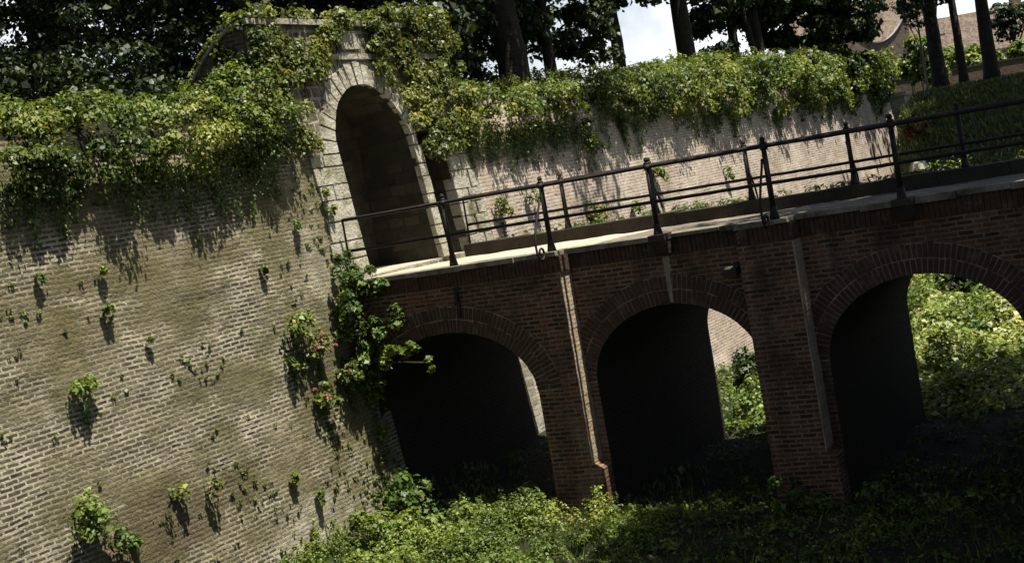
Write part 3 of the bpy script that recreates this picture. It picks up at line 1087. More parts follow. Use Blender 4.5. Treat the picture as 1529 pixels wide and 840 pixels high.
def tuft(x, z, r, label, mat='weed', flowers=False, dens=46, hang=0.0):
    t = empty('wall_plant', (x, BAT * z, z), label, 'wall plant', 'plants rooted in the rampart brickwork')
    L = Leaves()
    k = max(3, int(4 * r / .15))
    for i in range(k):
        a = random.uniform(-1, 1) * r * .8; b = random.uniform(-.5, .8) * r
        L.clump((x + a, BAT * z - .06 - random.uniform(0, .7) * r, z + b), r * .5, dens, .055 + .05 * r, out=(0, -.5, .6))
    if hang:
        n = int(120 * hang)
        u = RNG.random(n)
        P = np.stack([x + .03 + RNG.normal(size=n) * .05 * (1 - .6 * u), BAT * z - .05 - RNG.random(n) * .05, z - r * .4 - hang * u], 1)
        L.put(P, np.stack([RNG.normal(size=n) * .4, -np.ones(n), np.full(n, .3)], 1), .06, .3)
    L.build('foliage', M[mat], t, droop=.3)
    m = MB()
    for i in range(4):
        m.tube([(x, BAT * z, z - .3 * r), (x + random.uniform(-.5, .5) * r, BAT * z - .4 * r, z + .5 * r)], [.01, .004], 5)
    m.build('stems', M['twig'], t)
    if flowers:
        for i in range(flowers):
            F = Leaves()
            F.clump((x + random.uniform(-1, 1) * r, BAT * z - .1 - random.random() * r * .8, z + random.uniform(.0, 1) * r), .035, 30, .035, out=(0, -.4, .5))
            F.build('flower', M['flower'], t)
    return t


tuft(-6.3, -.5, .2, 'round yellow-green tuft on the left brick wall with a dark trail of leaves below it', hang=.5)
tuft(-2.64, -2.72, .13, 'small yellowish tuft low on the brick wall beside the foot bushes', hang=.1)
tuft(-1.75, -.62, .3, 'sprawling pink-flowered plant on the brick wall left of the corner bush', flowers=5, hang=.7)
tuft(-1.35, -.95, .27, 'dark leafy plant with pink flowers just below the sprawling flowered one', 'gate_ivy', flowers=4, hang=.8)
tuft(-2.0, -1.1, .17, 'thin dark sprig at the left of the pink-flowered plants', 'shrub', hang=.2)
tuft(-1.5, -1.75, .25, 'olive plant with few pink flowers, lowest of the flowered plants on the brick wall', 'gate_ivy', flowers=3, hang=.9)
tuft(-5.49, .38, .1, 'narrow pale tuft high on the brick wall under the ivy', hang=.15)
tuft(-2.11, .5, .09, 'tiny dark tuft under the right end of the wall ivy', 'shrub', hang=.14)
tuft(-.93, 1.08, .1, 'dark green tuft on the wall beside the stone gate jamb', 'shrub')
tuft(-6.43, 1.03, .08, 'tiny dark sprig under the ivy at the far left of the brick wall', 'shrub', hang=.08)
tuft(-5.34, .95, .09, 'pale tuft a little below the ivy trails on the left wall')
tuft(.02, 1.52, .1, 'upper tuft growing on the stones left of the archway')
tuft(-.02, 1.2, .12, 'lower tuft growing on the stones left of the archway')
tuft(-6.82, -2.15, .34, 'big yellow-green plant low at the left end of the brick wall', dens=60)
tuft(-6.3, -2.6, .26, 'darker plant below the big yellow-green one at the wall foot', 'shrub')
tuft(-.75, -1.5, .28, 'broad olive plant on the brick wall beside the first bridge arch', 'gate_ivy', hang=.6)
tuft(-.2, -1.9, .2, 'grassy plant at the wall edge under the fern', 'gate_ivy', hang=.7)
tuft(-4.84, -.12, .07, 'very small tuft in the middle of the brick wall', 'shrub')
tuft(-5.2, -2.3, .2, 'brownish withered plant low on the brick wall', 'gate_ivy', dens=20)
tuft(-4.5, -2.45, .18, 'sparse withered plant right of the brownish one low on the wall', 'gate_ivy', dens=18)
tuft(-2.15, -3.2, .13, 'small tuft just above the bare plaster at the wall foot')
tuft(-.2, -2.65, .14, 'slender green plant low at the wall edge near the first arch', hang=.3)
# on the far wall, seen between the rails
tuft(5.75, .6, .27, 'leafy plant on the far wall beside the gate quoins, behind the railing', 'gate_ivy', hang=.45)
tuft(7.2, .75, .22, 'pale plant on the far wall, second from the gate quoins', 'weed')
tuft(9.9, .1, .42, 'round bushy plant on the far wall between the first two near posts', 'gate_ivy')
tuft(10.83, 1.7, .3, 'plant under the ivy on the far wall, high above the round bushy one', 'weed', hang=.45)
tuft(12.2, .0, .2, 'small pale plant low on the far wall right of the round bushy one', 'weed')
tuft(14.1, .75, .3, 'plant on the far wall behind the third near post', 'weed')
tuft(19.3, .3, .22, 'small plant on the far wall behind the fourth near post', 'weed')


# little sprigs and mosses in the joints: uncountable
def wall_moss():
    L = Leaves()
    n = 0
    while n < 420:
        x = random.uniform(-9, .2); z = random.uniform(-3.9, 1.9)
        g = .8 * fbm(x * .9, z * .9, 44) + .3 * smooth(-1.6, -3, z) * smooth(-7.5, -5, x) + .32 * smooth(-3.2, -1, x) - .12
        if random.random() > max(.006, g * 1.2 - .12): continue
        n += 1
        k = random.randint(5, 20)
        L.clump((x, BAT * z - .012, z), (random.uniform(.02, .07), .02, random.uniform(.015, .04)), k, .036, out=(0, -.6, .3), tone=random.uniform(.2, .6))
    o = L.build('wall_moss', M['gate_ivy'])
    tag(o, 'scattered moss and sprigs in the joints of the brick wall', 'moss', kind='stuff')


wall_moss()

bush('bush', 'bush', 'bright yellow-green bush at the foot of the brick wall, left of the others',
     [(-1.95, -1.0, -3.85, .4), (-1.5, -1.15, -3.95, .42), (-2.2, -1.2, -4.2, .35)], .075, mat='weed', dens=80)
bush('bush', 'bush', 'darker green bush at the wall corner in front of the first arch',
     [(-.45, -.75, -3.62, .42), (-.15, -.9, -3.9, .45), (-.75, -.9, -3.9, .4)], .08, mat='shrub', dens=75)
bush('bush', 'bush', 'low leafy bush below the first arch between wall corner and brick pier',
     [(-.9, -1.9, -4.05, .4), (-.5, -2.3, -4.1, .36), (-1.3, -2.4, -4.2, .36)], .085, mat='weed', dens=75)
bush('bush', 'bush', 'small bush against the left side of the first brick pier',
     [(.0, -3.0, -3.95, .32), (-.3, -2.85, -4.15, .3)], .08, mat='shrub', dens=70)
bush('bush', 'bush', 'sparse green plant at the foot of the second brick pier',
     [(-.35, -7.3, -4.0, .3), (-.3, -7.75, -4.1, .26)], .08, mat='shrub', dens=50)
bush('bush', 'bush', 'low plant in the shadow right of the second brick pier',
     [(-.2, -9.0, -4.05, .3), (-.3, -8.6, -4.1, .25)], .08, mat='shrub', dens=50)
# behind the bridge
bush('bush', 'bush', 'dark bush framed by the second arch below the sunlit wall',
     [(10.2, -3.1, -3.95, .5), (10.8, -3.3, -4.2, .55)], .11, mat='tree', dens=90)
bush('bush', 'bush', 'yellow-green bush under the dark one in the second arch',
     [(8.6, -3.75, -4.25, .42), (8.2, -3.5, -4.5, .4), (7.4, -4.1, -4.6, .4), (9.4, -3.2, -4.6, .45)], .10, mat='cover', dens=60)
bush('bush', 'bush', 'dark rounded bush at the right in the third arch',
     [(15.5, -7.2, -3.3, .9), (16.8, -7.3, -3.2, .9)], .14, mat='tree', dens=70)
bush('bush', 'bush', 'pale-topped bush left in the third arch beside the pier',
     [(13.6, -5.3, -3.5, .6), (14.3, -5.1, -3.5, .6)], .14, mat='shrub', dens=60)
bush('bush', 'bush', 'reddish plant beyond the end of the far wall', [(31.5, -2.9, .35, .5), (31.8, -3.3, .25, .4)], .12, mat='red_leaf', dens=40)
bush('bush', 'bush', 'yellow-leaved shrub at the end of the far wall', [(35, -1.9, .75, .5), (34.4, -2.2, .5, .45)], .14, mat='cover', dens=40)


def cover():
    """weeds in front of the bridge, brambles on the moat floor behind it, grass on the far bank"""
    L = Leaves()
    def density(x, y):
        d = smooth(-6.6, -4.0, y) + .12
        d *= .12 + 2.0 * max(0, fbm(x * .9, y * .9, 3) + .12)
        return d
    k = 0
    while k < 1050:                                       # nettle-like stems with leaves in tiers
        x = random.uniform(-5.5, .1); y = random.uniform(-9.8, -.45)
        if (x < -4.2 and y > -2.0) or random.random() > density(x, y): continue
        k += 1
        h = random.uniform(.12, .36) * (1.15 if y > -4.5 else .7) * (.7 + 1.1 * max(0, fbm(x * .8, y * .8, 61) + .3))
        z = ground_z(x, y)
        n = int(14 + h * 90)
        u = RNG.random(n) ** .8
        lx, ly = random.uniform(-.12, .12), random.uniform(-.12, .12)
        th = RNG.uniform(0, 6.28, n); rad = (.04 + .10 * (1 - u)) * RNG.uniform(.5, 1.2, n)
        P = np.stack([x + lx * u + rad * np.cos(th), y + ly * u + rad * np.sin(th), z + h * u], 1)
        N = np.stack([np.cos(th) * .5, np.sin(th) * .5, np.ones(n)], 1) + RNG.normal(size=(n, 3)) * .25
        L.put(P, N, random.uniform(.035, .075), .45 + .7 * fbm(x * .9, y * .9, 5))
    B = []
    while len(B) < 15000:
        x = random.uniform(-5.5, 2.5); y = random.uniform(-11.5, -.4)
        if random.random() < density(x, y) * (1 if x < 0 else .15) + .02: B.append((x, y, ground_z(x, y) + .07))
    B = np.array(B)
    N = RNG.normal(size=B.shape); N[:, 2] *= .25
    T = RNG.normal(size=B.shape) * .35; T[:, 2] = 1
    tag(leaf_object('grass', B, N, RNG.uniform(.08, .30, len(B)), M['weed'], width=.04, T=T), 'long grass growing among the weeds on the moat floor', 'grass', kind='stuff')
    G = Leaves()
    for k in range(900):                                  # low plants carpeting the shaded floor
        x = random.uniform(-6, 1.5); y = random.uniform(-12.5, -4)
        G.clump((x, y, ground_z(x, y) + .03), (.16, .16, random.uniform(.03, .1)), 22, .05, out=(0, 0, .7), tone=.4 + .5 * fbm(x, y, 71))
    tag(G.build('ground_cover', M['shrub']), 'low dark green plants on the shaded moat floor', 'ground cover', kind='stuff')
    D = np.stack([RNG.uniform(-6, 6, 5200), RNG.uniform(-12.5, -.4, 5200), np.zeros(5200)], 1)
    D[:, 2] = [ground_z(a, b) + .012 for a, b in zip(D[:, 0], D[:, 1])]
    tag(leaf_object('fallen_leaves', D, RNG.normal(size=D.shape) * .3 + np.array((0, 0, 1.)), RNG.uniform(.04, .09, len(D)), M['litter']), 'brown fallen leaves on the shaded moat floor', 'leaves', kind='stuff')
    for k in range(380):
        x = random.uniform(4.6, 15); y = random.uniform(-7, -.6)
        L.clump((x, y, ground_z(x, y) + .08), (.25, .25, .2), 30, .09, out=(0, 0, .6), tone=.35)
    for k in range(130):
        x = random.uniform(-.1, 5.5); y = random.uniform(-12, -.5)
        if any(a - .25 < y < b + .25 for a, b in ((-4.3, -3.3), (-8.1, -7.0))): continue
        L.clump((x, y, ground_z(x, y) + .06), (.2, .2, .14), 22, .08, out=(0, 0, .6))
    tag(L.build('weeds', M['weed'], width=.3), 'low weeds and nettles on the moat floor before the bridge', 'weeds', kind='stuff')
    L = Leaves()
    for k in range(3400):
        x = 5.6 + 20 * random.random(); y = random.uniform(-11, -.6)
        lo = -14 + (x + 19) * .115
        if y < lo - 1.5: continue
        if y > -14 + (x + 19) * .30 and x < 24: continue
        z = ground_z(x, y)
        h = max(.08, .28 + .6 * fbm(x * .5, y * .6, 14))
        L.clump((x, y, z + h * .4), (.40, .40, h), 44, .105, out=(-.1, -.1, .6), tone=.52 + .75 * fbm(x * .35, y * .5, 17))
    tag(L.build('bramble_cover', M['cover']), 'pale green brambles covering the moat behind the third arch', 'brambles', kind='stuff')
    L = Leaves()
    for k in range(70):
        y = random.uniform(-13, -.4)
        L.clump((random.choice((4.52, 4.75, 5.0)), y, .1), (.12, .2, random.uniform(.05, .14)), 26, .06, out=(0, 0, .6), tone=.35)
    tag(L.build('kerb_weeds', M['shrub']), 'small weeds growing along the far kerb of the bridge', 'weeds', kind='stuff')
    n = 26000
    x = RNG.uniform(22, 60, n); y = RNG.uniform(-14, 1.0, n)
    keep = y < -14 + (x + 19) * .235 + .6
    x, y = x[keep], y[keep]
    z = np.array([ground_z(a, b) for a, b in zip(x, y)])
    P = np.stack([x, y, z + .09], 1)
    N = RNG.normal(size=P.shape); N[:, 2] *= .25
    T = RNG.normal(size=P.shape) * .3; T[:, 2] = 1
    o = leaf_object('grass', P, N, RNG.uniform(.18, .4, len(P)), M['grass'], width=.12, T=T)
    tag(o, 'rough grass on the far bank of the moat', 'grass', kind='stuff')


cover()


# ---------------------------------------------------------------- trees
def tree(name, label, base, r0, h, crown, nclump, per, size, mat='tree', lean=(0, 0), limbs=7, bark='bark', group=None, seed=1, fork=False, skirt=()):
    """crown: list of (cx, cy, cz, rx, ry, rz) relative to the base"""
    rr = random.Random(seed)
    x, y, z = base
    t = empty(name, base, label, 'tree', group)
    m = MB()
    pts, rad = [], []
    K = 9
    for k in range(K + 1):
        a = k / K
        pts.append((x + lean[0] * a * h + .06 * r0 * rr.uniform(-1, 1) * 2, y + lean[1] * a * h + .06 * r0 * rr.uniform(-1, 1) * 2, z - .3 + (h + .3) * a))
        rad.append(r0 * (1.32 if k == 0 else 1.0 - .55 * a))
    m.tube(pts, rad, 12)
    for k in range(limbs):
        a = rr.uniform(.38, .95)
        i = int(a * K)
        p = Vector(pts[i])
        cx, cy, cz, rx, ry, rz = rr.choice(crown)
        d = unit(1)[0]
        e = Vector((x + cx + d[0] * rx * .75, y + cy + d[1] * ry * .75, z + cz + d[2] * rz * .55))
        mid = p.lerp(e, .5) + Vector((0, 0, .35))
        m.tube([p, p.lerp(mid, .5) + Vector((0, 0, .1)), mid, e], [rad[i] * .5, rad[i] * .4, rad[i] * .28, .03], 7)
    if fork:
        m.tube([pts[1], (x - .8, y + .1, z + h * .35), (x - 1.1, y + .2, z + h * .7)], [r0 * .6, r0 * .5, r0 * .3], 8)
    m.build('trunk', M[bark], t, smooth=True)
    L = Leaves()
    vol = [c[3] * c[4] * c[5] for c in crown]
    for (cx, cy, cz, rx, ry, rz), v in zip(crown, vol):
        for k in range(max(4, int(nclump * v / sum(vol)))):
            d = unit(1)[0]
            s = rr.uniform(.45, 1.0) if rr.random() < .8 else rr.uniform(.1, .5)
            c = (x + cx + d[0] * rx * s, y + cy + d[1] * ry * s, z + cz + d[2] * rz * s)
            r = rr.uniform(.35, .8) * min(1.4, (rx / 3.5) ** .5)
            L.clump(c, (r * 1.2, r * 1.2, r * .6), int(per * rr.uniform(.5, 1.3)), size, out=(0, 0, .25), inner=.2)
    for (sx, sy, sz, r, nn) in skirt:
        for k in range(nn):
            d = unit(1)[0]
            L.clump((x + sx + d[0] * r, y + sy + d[1] * r, z + sz + d[2] * r * .5), (.5, .5, .28), per, size, out=(0, 0, .2), inner=.2)
    L.build('crown', M[mat], t, droop=.6)
    return t


RZ = 2.55
C1 = lambda b, w=4.2, hh=3.6, top=8.0: [(0, 0, top, w, w, hh), (w * .5, -w * .3, top - .9, w * .6, w * .55, hh * .55), (-w * .5, w * .3, top - .7, w * .6, w * .55, hh * .55)]
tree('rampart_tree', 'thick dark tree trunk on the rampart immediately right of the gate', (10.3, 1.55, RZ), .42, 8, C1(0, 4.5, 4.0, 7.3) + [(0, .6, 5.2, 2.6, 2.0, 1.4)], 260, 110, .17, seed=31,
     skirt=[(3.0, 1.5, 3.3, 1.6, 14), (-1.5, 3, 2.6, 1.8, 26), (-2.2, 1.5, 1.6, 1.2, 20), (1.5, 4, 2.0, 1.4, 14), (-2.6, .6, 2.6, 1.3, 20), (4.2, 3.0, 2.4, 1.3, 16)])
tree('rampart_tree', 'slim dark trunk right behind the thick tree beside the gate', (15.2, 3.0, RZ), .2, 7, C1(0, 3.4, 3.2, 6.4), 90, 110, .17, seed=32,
     skirt=[(2.2, .5, 3.2, 1.3, 10), (3.0, .2, 2.2, 1.0, 8), (.5, .5, 4.2, 1.4, 10), (1.6, .5, 2.7, 1.2, 12)])
tree('rampart_tree', 'straight bare trunk standing against white sky, left of the wide one', (21.7, 3.8, RZ), .24, 8, C1(0, 3.8, 3.2, 7.6), 110, 100, .17, seed=33, skirt=[(-2.6, 0, 3.6, 1.2, 16), (1.8, 0, 4.3, 1.1, 10)])
tree('rampart_tree', 'wide straight trunk against white sky above the middle of the ivy bank', (22.9, 2.0, RZ), .34, 9, C1(0, 4.4, 3.6, 7.9), 110, 100, .18, seed=34,
     skirt=[(-1.2, 1, 3.9, .9, 6), (2.5, 0, 4.2, 1.1, 12), (4.2, 0, 3.6, .9, 10)])
tree('rampart_tree', 'left one of the close pair of thin trunks on the rampart', (29.4, 2.6, RZ), .21, 8, C1(0, 3.6, 3.0, 7.2), 80, 100, .19, seed=35,
     skirt=[(-3.0, -.2, 1.6, .8, 8), (-2.3, -.3, 1.2, .8, 8), (1.0, 0, 3.7, 1.2, 12), (3.2, 0, 3.4, 1.1, 12), (-.8, .6, 3.0, .8, 8)])
tree('rampart_tree', 'right one of the close pair of thin trunks, forked near its base', (30.0, 1.9, RZ), .22, 8, C1(0, 3.8, 3.0, 7.4), 80, 100, .19, seed=36, fork=True)
tree('rampart_tree', 'dark low-crowned tree on the rampart near the far end of the ivy bank', (36.5, 1.5, RZ), .42, 8, C1(0, 4.6, 4.2, 6.0), 150, 120, .2, seed=37,
     skirt=[(-1.5, 0, 2.9, 2.0, 40), (1.0, -.5, 2.4, 1.4, 20), (0, 0, 1.4, 1.0, 12), (4.5, 0, 3.6, 1.6, 20), (-4, .4, 3.4, 1.3, 16)])
tree('rampart_tree', 'dark leafy tree filling the gap behind the thick trunk beside the gate', (14.0, 8.0, RZ), .3, 7, [(0, 0, 3.2, 3.0, 2.6, 2.6), (3.2, .5, 3.4, 2.6, 2.2, 2.4), (0, 0, 6.4, 4, 3.4, 2.6)], 190, 120, .15, seed=57)
tree('rampart_tree', 'dark leafy tree further back, behind the slim trunks near the gate', (23.0, 9.8, RZ), .3, 7, [(0, 0, 3.0, 2.4, 2.4, 2.8), (-2.2, .5, 3.6, 2.2, 2.2, 2.2), (0, 0, 6.4, 3.6, 3.4, 2.6)], 200, 120, .17, seed=58)
tree('bank_tree', 'thick straight trunk on the far bank, left of three beyond the bridge', (53.4, .5, 1.85), .43, 10, C1(0, 4.8, 3.6, 9.2), 110, 90, .2, seed=38, skirt=[(-1.5, 0, 5.0, 1.4, 12), (1.5, -.5, 5.3, 1.2, 10)])
tree('bank_tree', 'slender leaning trunk between the two thicker ones on the far bank', (52.0, -.95, 1.85), .25, 9, C1(0, 4.0, 3.0, 8.8), 70, 90, .22, seed=39)
tree('bank_tree', 'thick trunk furthest right on the far bank beyond the bridge', (48.6, -2.85, 1.8), .37, 10, C1(0, 4.6, 3.4, 9.2), 90, 90, .22, seed=40)
tree('sapling', 'thin pale sapling trunk before the brown garden wall', (49, .2, 1.75), .07, 5.5, [(0, 0, 4.2, 1.0, 1.0, 1.4)], 16, 60, .16, bark='pale_bark', limbs=4, seed=41)
# behind the left wall and the gate: dark mass of low-branched trees
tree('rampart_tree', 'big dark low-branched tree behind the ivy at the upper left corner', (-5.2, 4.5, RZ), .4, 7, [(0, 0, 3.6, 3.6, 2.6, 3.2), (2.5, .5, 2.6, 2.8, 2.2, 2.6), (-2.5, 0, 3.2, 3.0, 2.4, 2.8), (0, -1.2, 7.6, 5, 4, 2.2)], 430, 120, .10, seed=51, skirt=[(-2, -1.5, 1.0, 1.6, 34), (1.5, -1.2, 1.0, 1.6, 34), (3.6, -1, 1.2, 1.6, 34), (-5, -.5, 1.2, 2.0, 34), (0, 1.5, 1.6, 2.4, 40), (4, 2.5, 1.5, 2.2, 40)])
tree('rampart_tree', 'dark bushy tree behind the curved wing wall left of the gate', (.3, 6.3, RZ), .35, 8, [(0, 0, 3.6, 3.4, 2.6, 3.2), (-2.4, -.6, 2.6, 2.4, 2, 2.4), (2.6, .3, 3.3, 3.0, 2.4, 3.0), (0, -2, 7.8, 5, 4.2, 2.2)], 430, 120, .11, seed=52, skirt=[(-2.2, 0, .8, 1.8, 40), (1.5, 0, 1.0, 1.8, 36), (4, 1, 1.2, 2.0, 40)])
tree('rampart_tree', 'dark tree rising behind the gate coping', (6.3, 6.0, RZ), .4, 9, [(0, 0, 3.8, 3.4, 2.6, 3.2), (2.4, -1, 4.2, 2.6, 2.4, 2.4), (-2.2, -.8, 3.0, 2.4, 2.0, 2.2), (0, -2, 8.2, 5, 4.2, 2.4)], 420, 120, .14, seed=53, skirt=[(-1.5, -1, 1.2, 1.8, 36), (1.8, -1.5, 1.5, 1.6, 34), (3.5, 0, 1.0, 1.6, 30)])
tree('bank_tree', 'large tree on the near bank shading the right half of the bridge', (-1.5, -15.6, -.5), .4, 10, [(0, 3.2, 9.3, 4.4, 4.0, 2.0), (4.4, 2.8, 9.2, 4, 4.2, 2.0), (-4.2, 3.8, 9.5, 3.4, 3.8, 1.8), (8, 2.4, 9, 3.2, 4.4, 2.0), (0, 0, 9.5, 5, 4, 2.4)], 620, 95, .24, seed=54, limbs=12)
tree('bank_tree', 'unseen tree added to shade the far bank, nearer of two', (33, -9.2, .1), .35, 10, [(0, 1.2, 9.9, 5.0, 4.0, 2.2), (5, 1.6, 10, 4.2, 4.0, 2.0), (-4, .8, 9.8, 4, 3.6, 2.0)], 420, 110, .28, seed=55)  # out of view, put in to darken the bank behind the railings
tree('bank_tree', 'unseen tree added to shade the far bank, farther of two', (43, -9.0, 1.4), .35, 10, [(1.5, 2, 9.9, 4.6, 4.6, 2.2), (6, 3, 10, 4.2, 5, 2.0)], 340, 110, .28, seed=56)  # second out-of-view tree, added for shade on the same bank


# ---------------------------------------------------------------- distance: garden wall, houses
def distance():
    t = empty('garden_wall', (64.5, 1, 2), 'low brown brick garden wall behind the trunks on the far bank', 'wall')
    d = Vector((3.3, -5.7, 0)).normalized(); n = Vector((d.y, -d.x, 0))

    def slab(mb, o, d, n, u0, u1, th, z0, z1):
        q = [o + d * u0, o + d * u1, o + d * u1 + n * th, o + d * u0 + n * th]
        mb.hexa([(p.x, p.y, z0) for p in q] + [(p.x, p.y, z1) for p in q])
    o = Vector((62.3, 5.2, 0))
    m = MB(); slab(m, o, d, -n, 0, 26, .3, .8, 3.15); m.build('wall_face', M['garden_wall'], t)
    m = MB(); slab(m, o - n * -.04, d, -n, -.02, 26.02, .38, 3.154, 3.25); m.build('coping', M['kerb'], t)
    t = empty('stone_pier', (43.2, .2, 1), 'pale square stone pier at the end of the far rampart wall', 'pier')
    m = MB(); m.box(42.6, 43.6, -.1, 1.0, -1.5, 1.95); m.build('shaft', M['stone'], t)
    m = MB(); m.box(42.5, 43.7, -.2, 1.1, 1.953, 2.12); m.build('cap', M['stone'], t)
    s = MB()
    ball(s, (25.9, -4.05, -.75), .42, 10, .8)
    o_ = s.build('boulder', M['stone'])
    for v in o_.data.vertices:
        v.co += Vector((fbm(*(v.co * 2)), fbm(*(v.co * 2.3)), fbm(*(v.co * 1.7)))) * .12
    tag(o_, 'small pale stone lying in sun on the bank beyond the railings', 'stone')
    # brick gable wall with a concave sweep
    t = empty('gable_wall', (67, 6.5, 2), 'brick end wall with a swept concave top edge and pale coping', 'wall')
    o = Vector((66.2, 9.4, 0)); d = Vector((.47, -.88, 0)).normalized(); n = Vector((.88, .47, 0))
    prof = [(0, 7.6), (.9, 7.3), (1.5, 6.75)]
    for k in range(13):
        a = k / 12
        prof.append((2.0 + 2.9 * a, 5.75 + .95 * (2 * a - .85) ** 2))
    prof += [(5.1, 7.0)]
    m = MB(); c = MB()
    for (ua, za), (ub, zb) in zip(prof, prof[1:]):
        A = o + d * ua; B = o + d * ub
        m.hexa([(A.x, A.y, .5), (B.x, B.y, .5), (B.x + n.x * .4, B.y + n.y * .4, .5), (A.x + n.x * .4, A.y + n.y * .4, .5),
                (A.x, A.y, za), (B.x, B.y, zb), (B.x + n.x * .4, B.y + n.y * .4, zb), (A.x + n.x * .4, A.y + n.y * .4, za)])
        A2 = A - n * .06; B2 = B - n * .06
        c.hexa([(A2.x, A2.y, za + .004), (B2.x, B2.y, zb + .004), (B2.x + n.x * .52, B2.y + n.y * .52, zb + .004), (A2.x + n.x * .52, A2.y + n.y * .52, za + .004),
                (A2.x, A2.y, za + .07), (B2.x, B2.y, zb + .07), (B2.x + n.x * .52, B2.y + n.y * .52, zb + .07), (A2.x + n.x * .52, A2.y + n.y * .52, za + .07)])
    m.build('wall_face', M['house_brick'], t)
    c.build('coping', M['plaster'], t)

    def house(label, o, yaw, w, dp, eave, ridge, wallmat, nwin):
        t = empty('house', o, label, 'house')
        ca, sa = math.cos(yaw), math.sin(yaw)

        def X(u, v, z):
            return (o[0] + u * ca - v * sa, o[1] + u * sa + v * ca, z)
        z0 = o[2] - 2
        m = MB()
        b = [X(0, 0, z0), X(w, 0, z0), X(w, dp, z0), X(0, dp, z0)]
        tp = [X(0, 0, eave), X(w, 0, eave), X(w, dp, eave), X(0, dp, eave)]
        for i in range(4):
            j = (i + 1) % 4
            m.poly([b[i], b[j], tp[j], tp[i]], [(0, 0), (w, 0), (w, eave - z0), (0, eave - z0)])
        m.poly([tp[1], tp[2], X(w, dp / 2, ridge - .1)]); m.poly([tp[3], tp[0], X(0, dp / 2, ridge - .1)])
        m.build('wall', wallmat, t)
        r = MB()
        e = .35
        sl = math.hypot(dp / 2, ridge - eave)
        for v0 in (-e, dp + e):
            q = [X(-.3, v0, eave - .15), X(w + .3, v0, eave - .15), X(w + .3, dp / 2, ridge), X(-.3, dp / 2, ridge)]
            r.poly(q, [(0, 0), (w, 0), (w, sl), (0, sl)])
            r.poly([(p[0], p[1], p[2] - .15) for p in q][::-1])
            r.poly([q[0], q[1], (q[1][0], q[1][1], q[1][2] - .15), (q[0][0], q[0][1], q[0][2] - .15)])
        ro = r.build('roof', M['tile'], t)
        ch = MB()
        cu = w * .3
        q = [X(cu, dp / 2 - .35, ridge - .6), X(cu + .8, dp / 2 - .35, ridge - .6), X(cu + .8, dp / 2 + .35, ridge - .6), X(cu, dp / 2 + .35, ridge - .6)]
        ch.hexa(q + [(p[0], p[1], ridge + .9) for p in q])
        ch.build('chimney', M['house_brick'], ro)
        for k in range(nwin):
            u = w * (k + .5) / nwin
            fr = MB()
            za, zb = eave - 1.9, eave - .5
            for (ua, ub, a, b_) in ((u - .55, u + .55, zb - .08, zb), (u - .55, u + .55, za, za + .08), (u - .55, u - .47, za + .08, zb - .08), (u + .47, u + .55, za + .08, zb - .08), (u - .03, u + .03, za + .08, zb - .08)):
                fr.hexa([X(ua, -.06, a), X(ub, -.06, a), X(ub, .02, a), X(ua, .02, a), X(ua, -.06, b_), X(ub, -.06, b_), X(ub, .02, b_), X(ua, .02, b_)])
            wo = fr.build('window', M['white_paint'], t)
            g = MB()
            g.poly([X(u - .47, -.015, za + .08), X(u + .47, -.015, za + .08), X(u + .47, -.015, zb - .08), X(u - .47, -.015, zb - .08)])
            g.build('pane', M['glass'], wo)
        return t
    house('brick house with pinkish tiled roof behind the swept gable wall', (74, 13, 2), R(-62), 9, 7, 6.2, 9.3, M['house_brick'], 3)
    house('long grey-walled house with pinkish tiled roof beyond the tree trunks at the right', (98, 8.5, 2), R(-62), 24, 9, 5.2, 8.6, M['plaster'], 7)
    bush('shrub', 'shrub', 'light green garden shrub behind the garden wall between the trunks', [(66.5, 1.4, 3.5, 1.0), (67, 2.6, 3.6, 1.0), (67.2, .2, 3.3, .8)], .24, mat='cover', dens=50)
    bush('shrub', 'shrub', 'yellow-green shrub in front of the swept gable wall by the sapling', [(59.5, 3.2, 3.6, .9), (59.3, 2.6, 4.6, .7), (59.8, 2.0, 3.0, .8)], .22, mat='cover', dens=55)
    bush('shrub', 'shrub', 'dark narrow evergreen at the right edge behind the garden wall', [(66.5, -3.9, 3.2, .8), (66.5, -3.9, 4.2, .65), (66.6, -4.9, 3.4, .8)], .2, mat='tree', dens=70)
    bush('shrub', 'shrub', 'light green garden shrub right of the furthest right trunk', [(69, -2.4, 3.6, .8), (69.4, -1.2, 3.5, .8)], .24, mat='cover', dens=50)
    tree('garden_tree', 'pale green rounded tree above the distant house roofs at the right', (112, -3, 2), .3, 7, [(0, 0, 7, 5, 5, 3.5)], 60, 80, .35, mat='cover', seed=61)
    tree('garden_tree', 'dark garden tree in front of the grey-walled house', (84, 1.2, 2), .25, 4.5, [(0, 0, 4.3, 1.8, 1.8, 1.6)], 40, 80, .25, seed=62)


terrain()
distance()

# ---------------------------------------------------------------- light and sky
ELEV = math.atan2(1, .32)
SUN_V = Vector((-.03, .32, -1)).normalized()          # the way sunlight travels
sun = bpy.data.lights.new('sun', 'SUN')
sun.energy = 5.0
sun.angle = R(.53)
sun.color = (1.0, .955, .86)
so = bpy.data.objects.new('sun', sun)
COL.objects.link(so)
so.rotation_euler = SUN_V.to_track_quat('-Z', 'Y').to_euler()

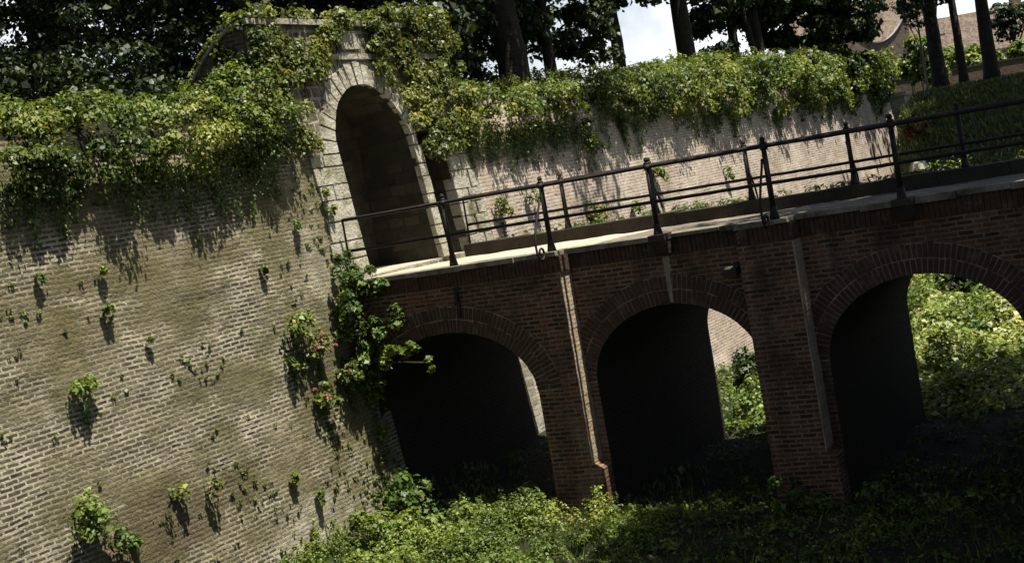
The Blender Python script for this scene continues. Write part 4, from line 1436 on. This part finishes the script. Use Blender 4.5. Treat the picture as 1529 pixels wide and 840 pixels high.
w = bpy.data.worlds.new('World')
SC.world = w
w.use_nodes = True
nt = w.node_tree
nt.nodes.clear()
T = NT(nt)
out = T.n('ShaderNodeOutputWorld')
bg = T.n('ShaderNodeBackground')
sky = T.n('ShaderNodeTexSky', sky_type='NISHITA')
sky.sun_disc = False
sky.sun_elevation = ELEV
sky.sun_rotation = math.atan2(.03, -.32)
sky.air_density = 1.0
sky.dust_density = 2.0
tc = T.n('ShaderNodeTexCoord')
# bright broken cloud low over the land behind the rampart
cl = T.noise(tc.outputs['Generated'], 3.4, 7, .6, .34, .54)
sep = T.n('ShaderNodeSeparateXYZ'); T.l(tc.outputs['Generated'], sep.inputs[0])
low = T.remap(sep.outputs[2], .16, .42, 1, .1)
cloud = T.math('MULTIPLY', T.math('MULTIPLY', cl, low), T.remap(sep.outputs[0], .1, .6))
col = T.mix(cloud, sky.outputs[0], (10.5, 10.8, 11.6))
T.l(col, bg.inputs['Color'])
bg.inputs['Strength'].default_value = .05
T.l(bg.outputs[0], out.inputs[0])

# ---------------------------------------------------------------- camera
F_PX, YAW, PITCH, ROLL = 2057.84, .51713, -.06935, -.1757
cam = bpy.data.cameras.new('camera')
co = bpy.data.objects.new('camera', cam)
COL.objects.link(co)
Fv = Vector((0.86716488, 0.49317657, -0.06929612)); Rv = Vector((0.47623941, -0.86187174, -0.1742789)); Uv = Vector((0.14567463, -0.118127, 0.98225501))
from mathutils import Matrix
co.matrix_world = Matrix(((Rv.x, Uv.x, -Fv.x, -19.0895), (Rv.y, Uv.y, -Fv.y, -14.1050), (Rv.z, Uv.z, -Fv.z, 1.13885), (0, 0, 0, 1)))
cam.sensor_fit = 'HORIZONTAL'
cam.sensor_width = 36
cam.lens = 36 * F_PX / 1529
cam.clip_end = 3000
SC.camera = co

SC.view_settings.view_transform = 'Standard'
SC.view_settings.look = 'None'
SC.view_settings.exposure = 1.2
SC.view_settings.gamma = 1
SC.cycles.use_denoising = True
SC.cycles.max_bounces = 6
SC.cycles.diffuse_bounces = 3
SC.cycles.transmission_bounces = 3
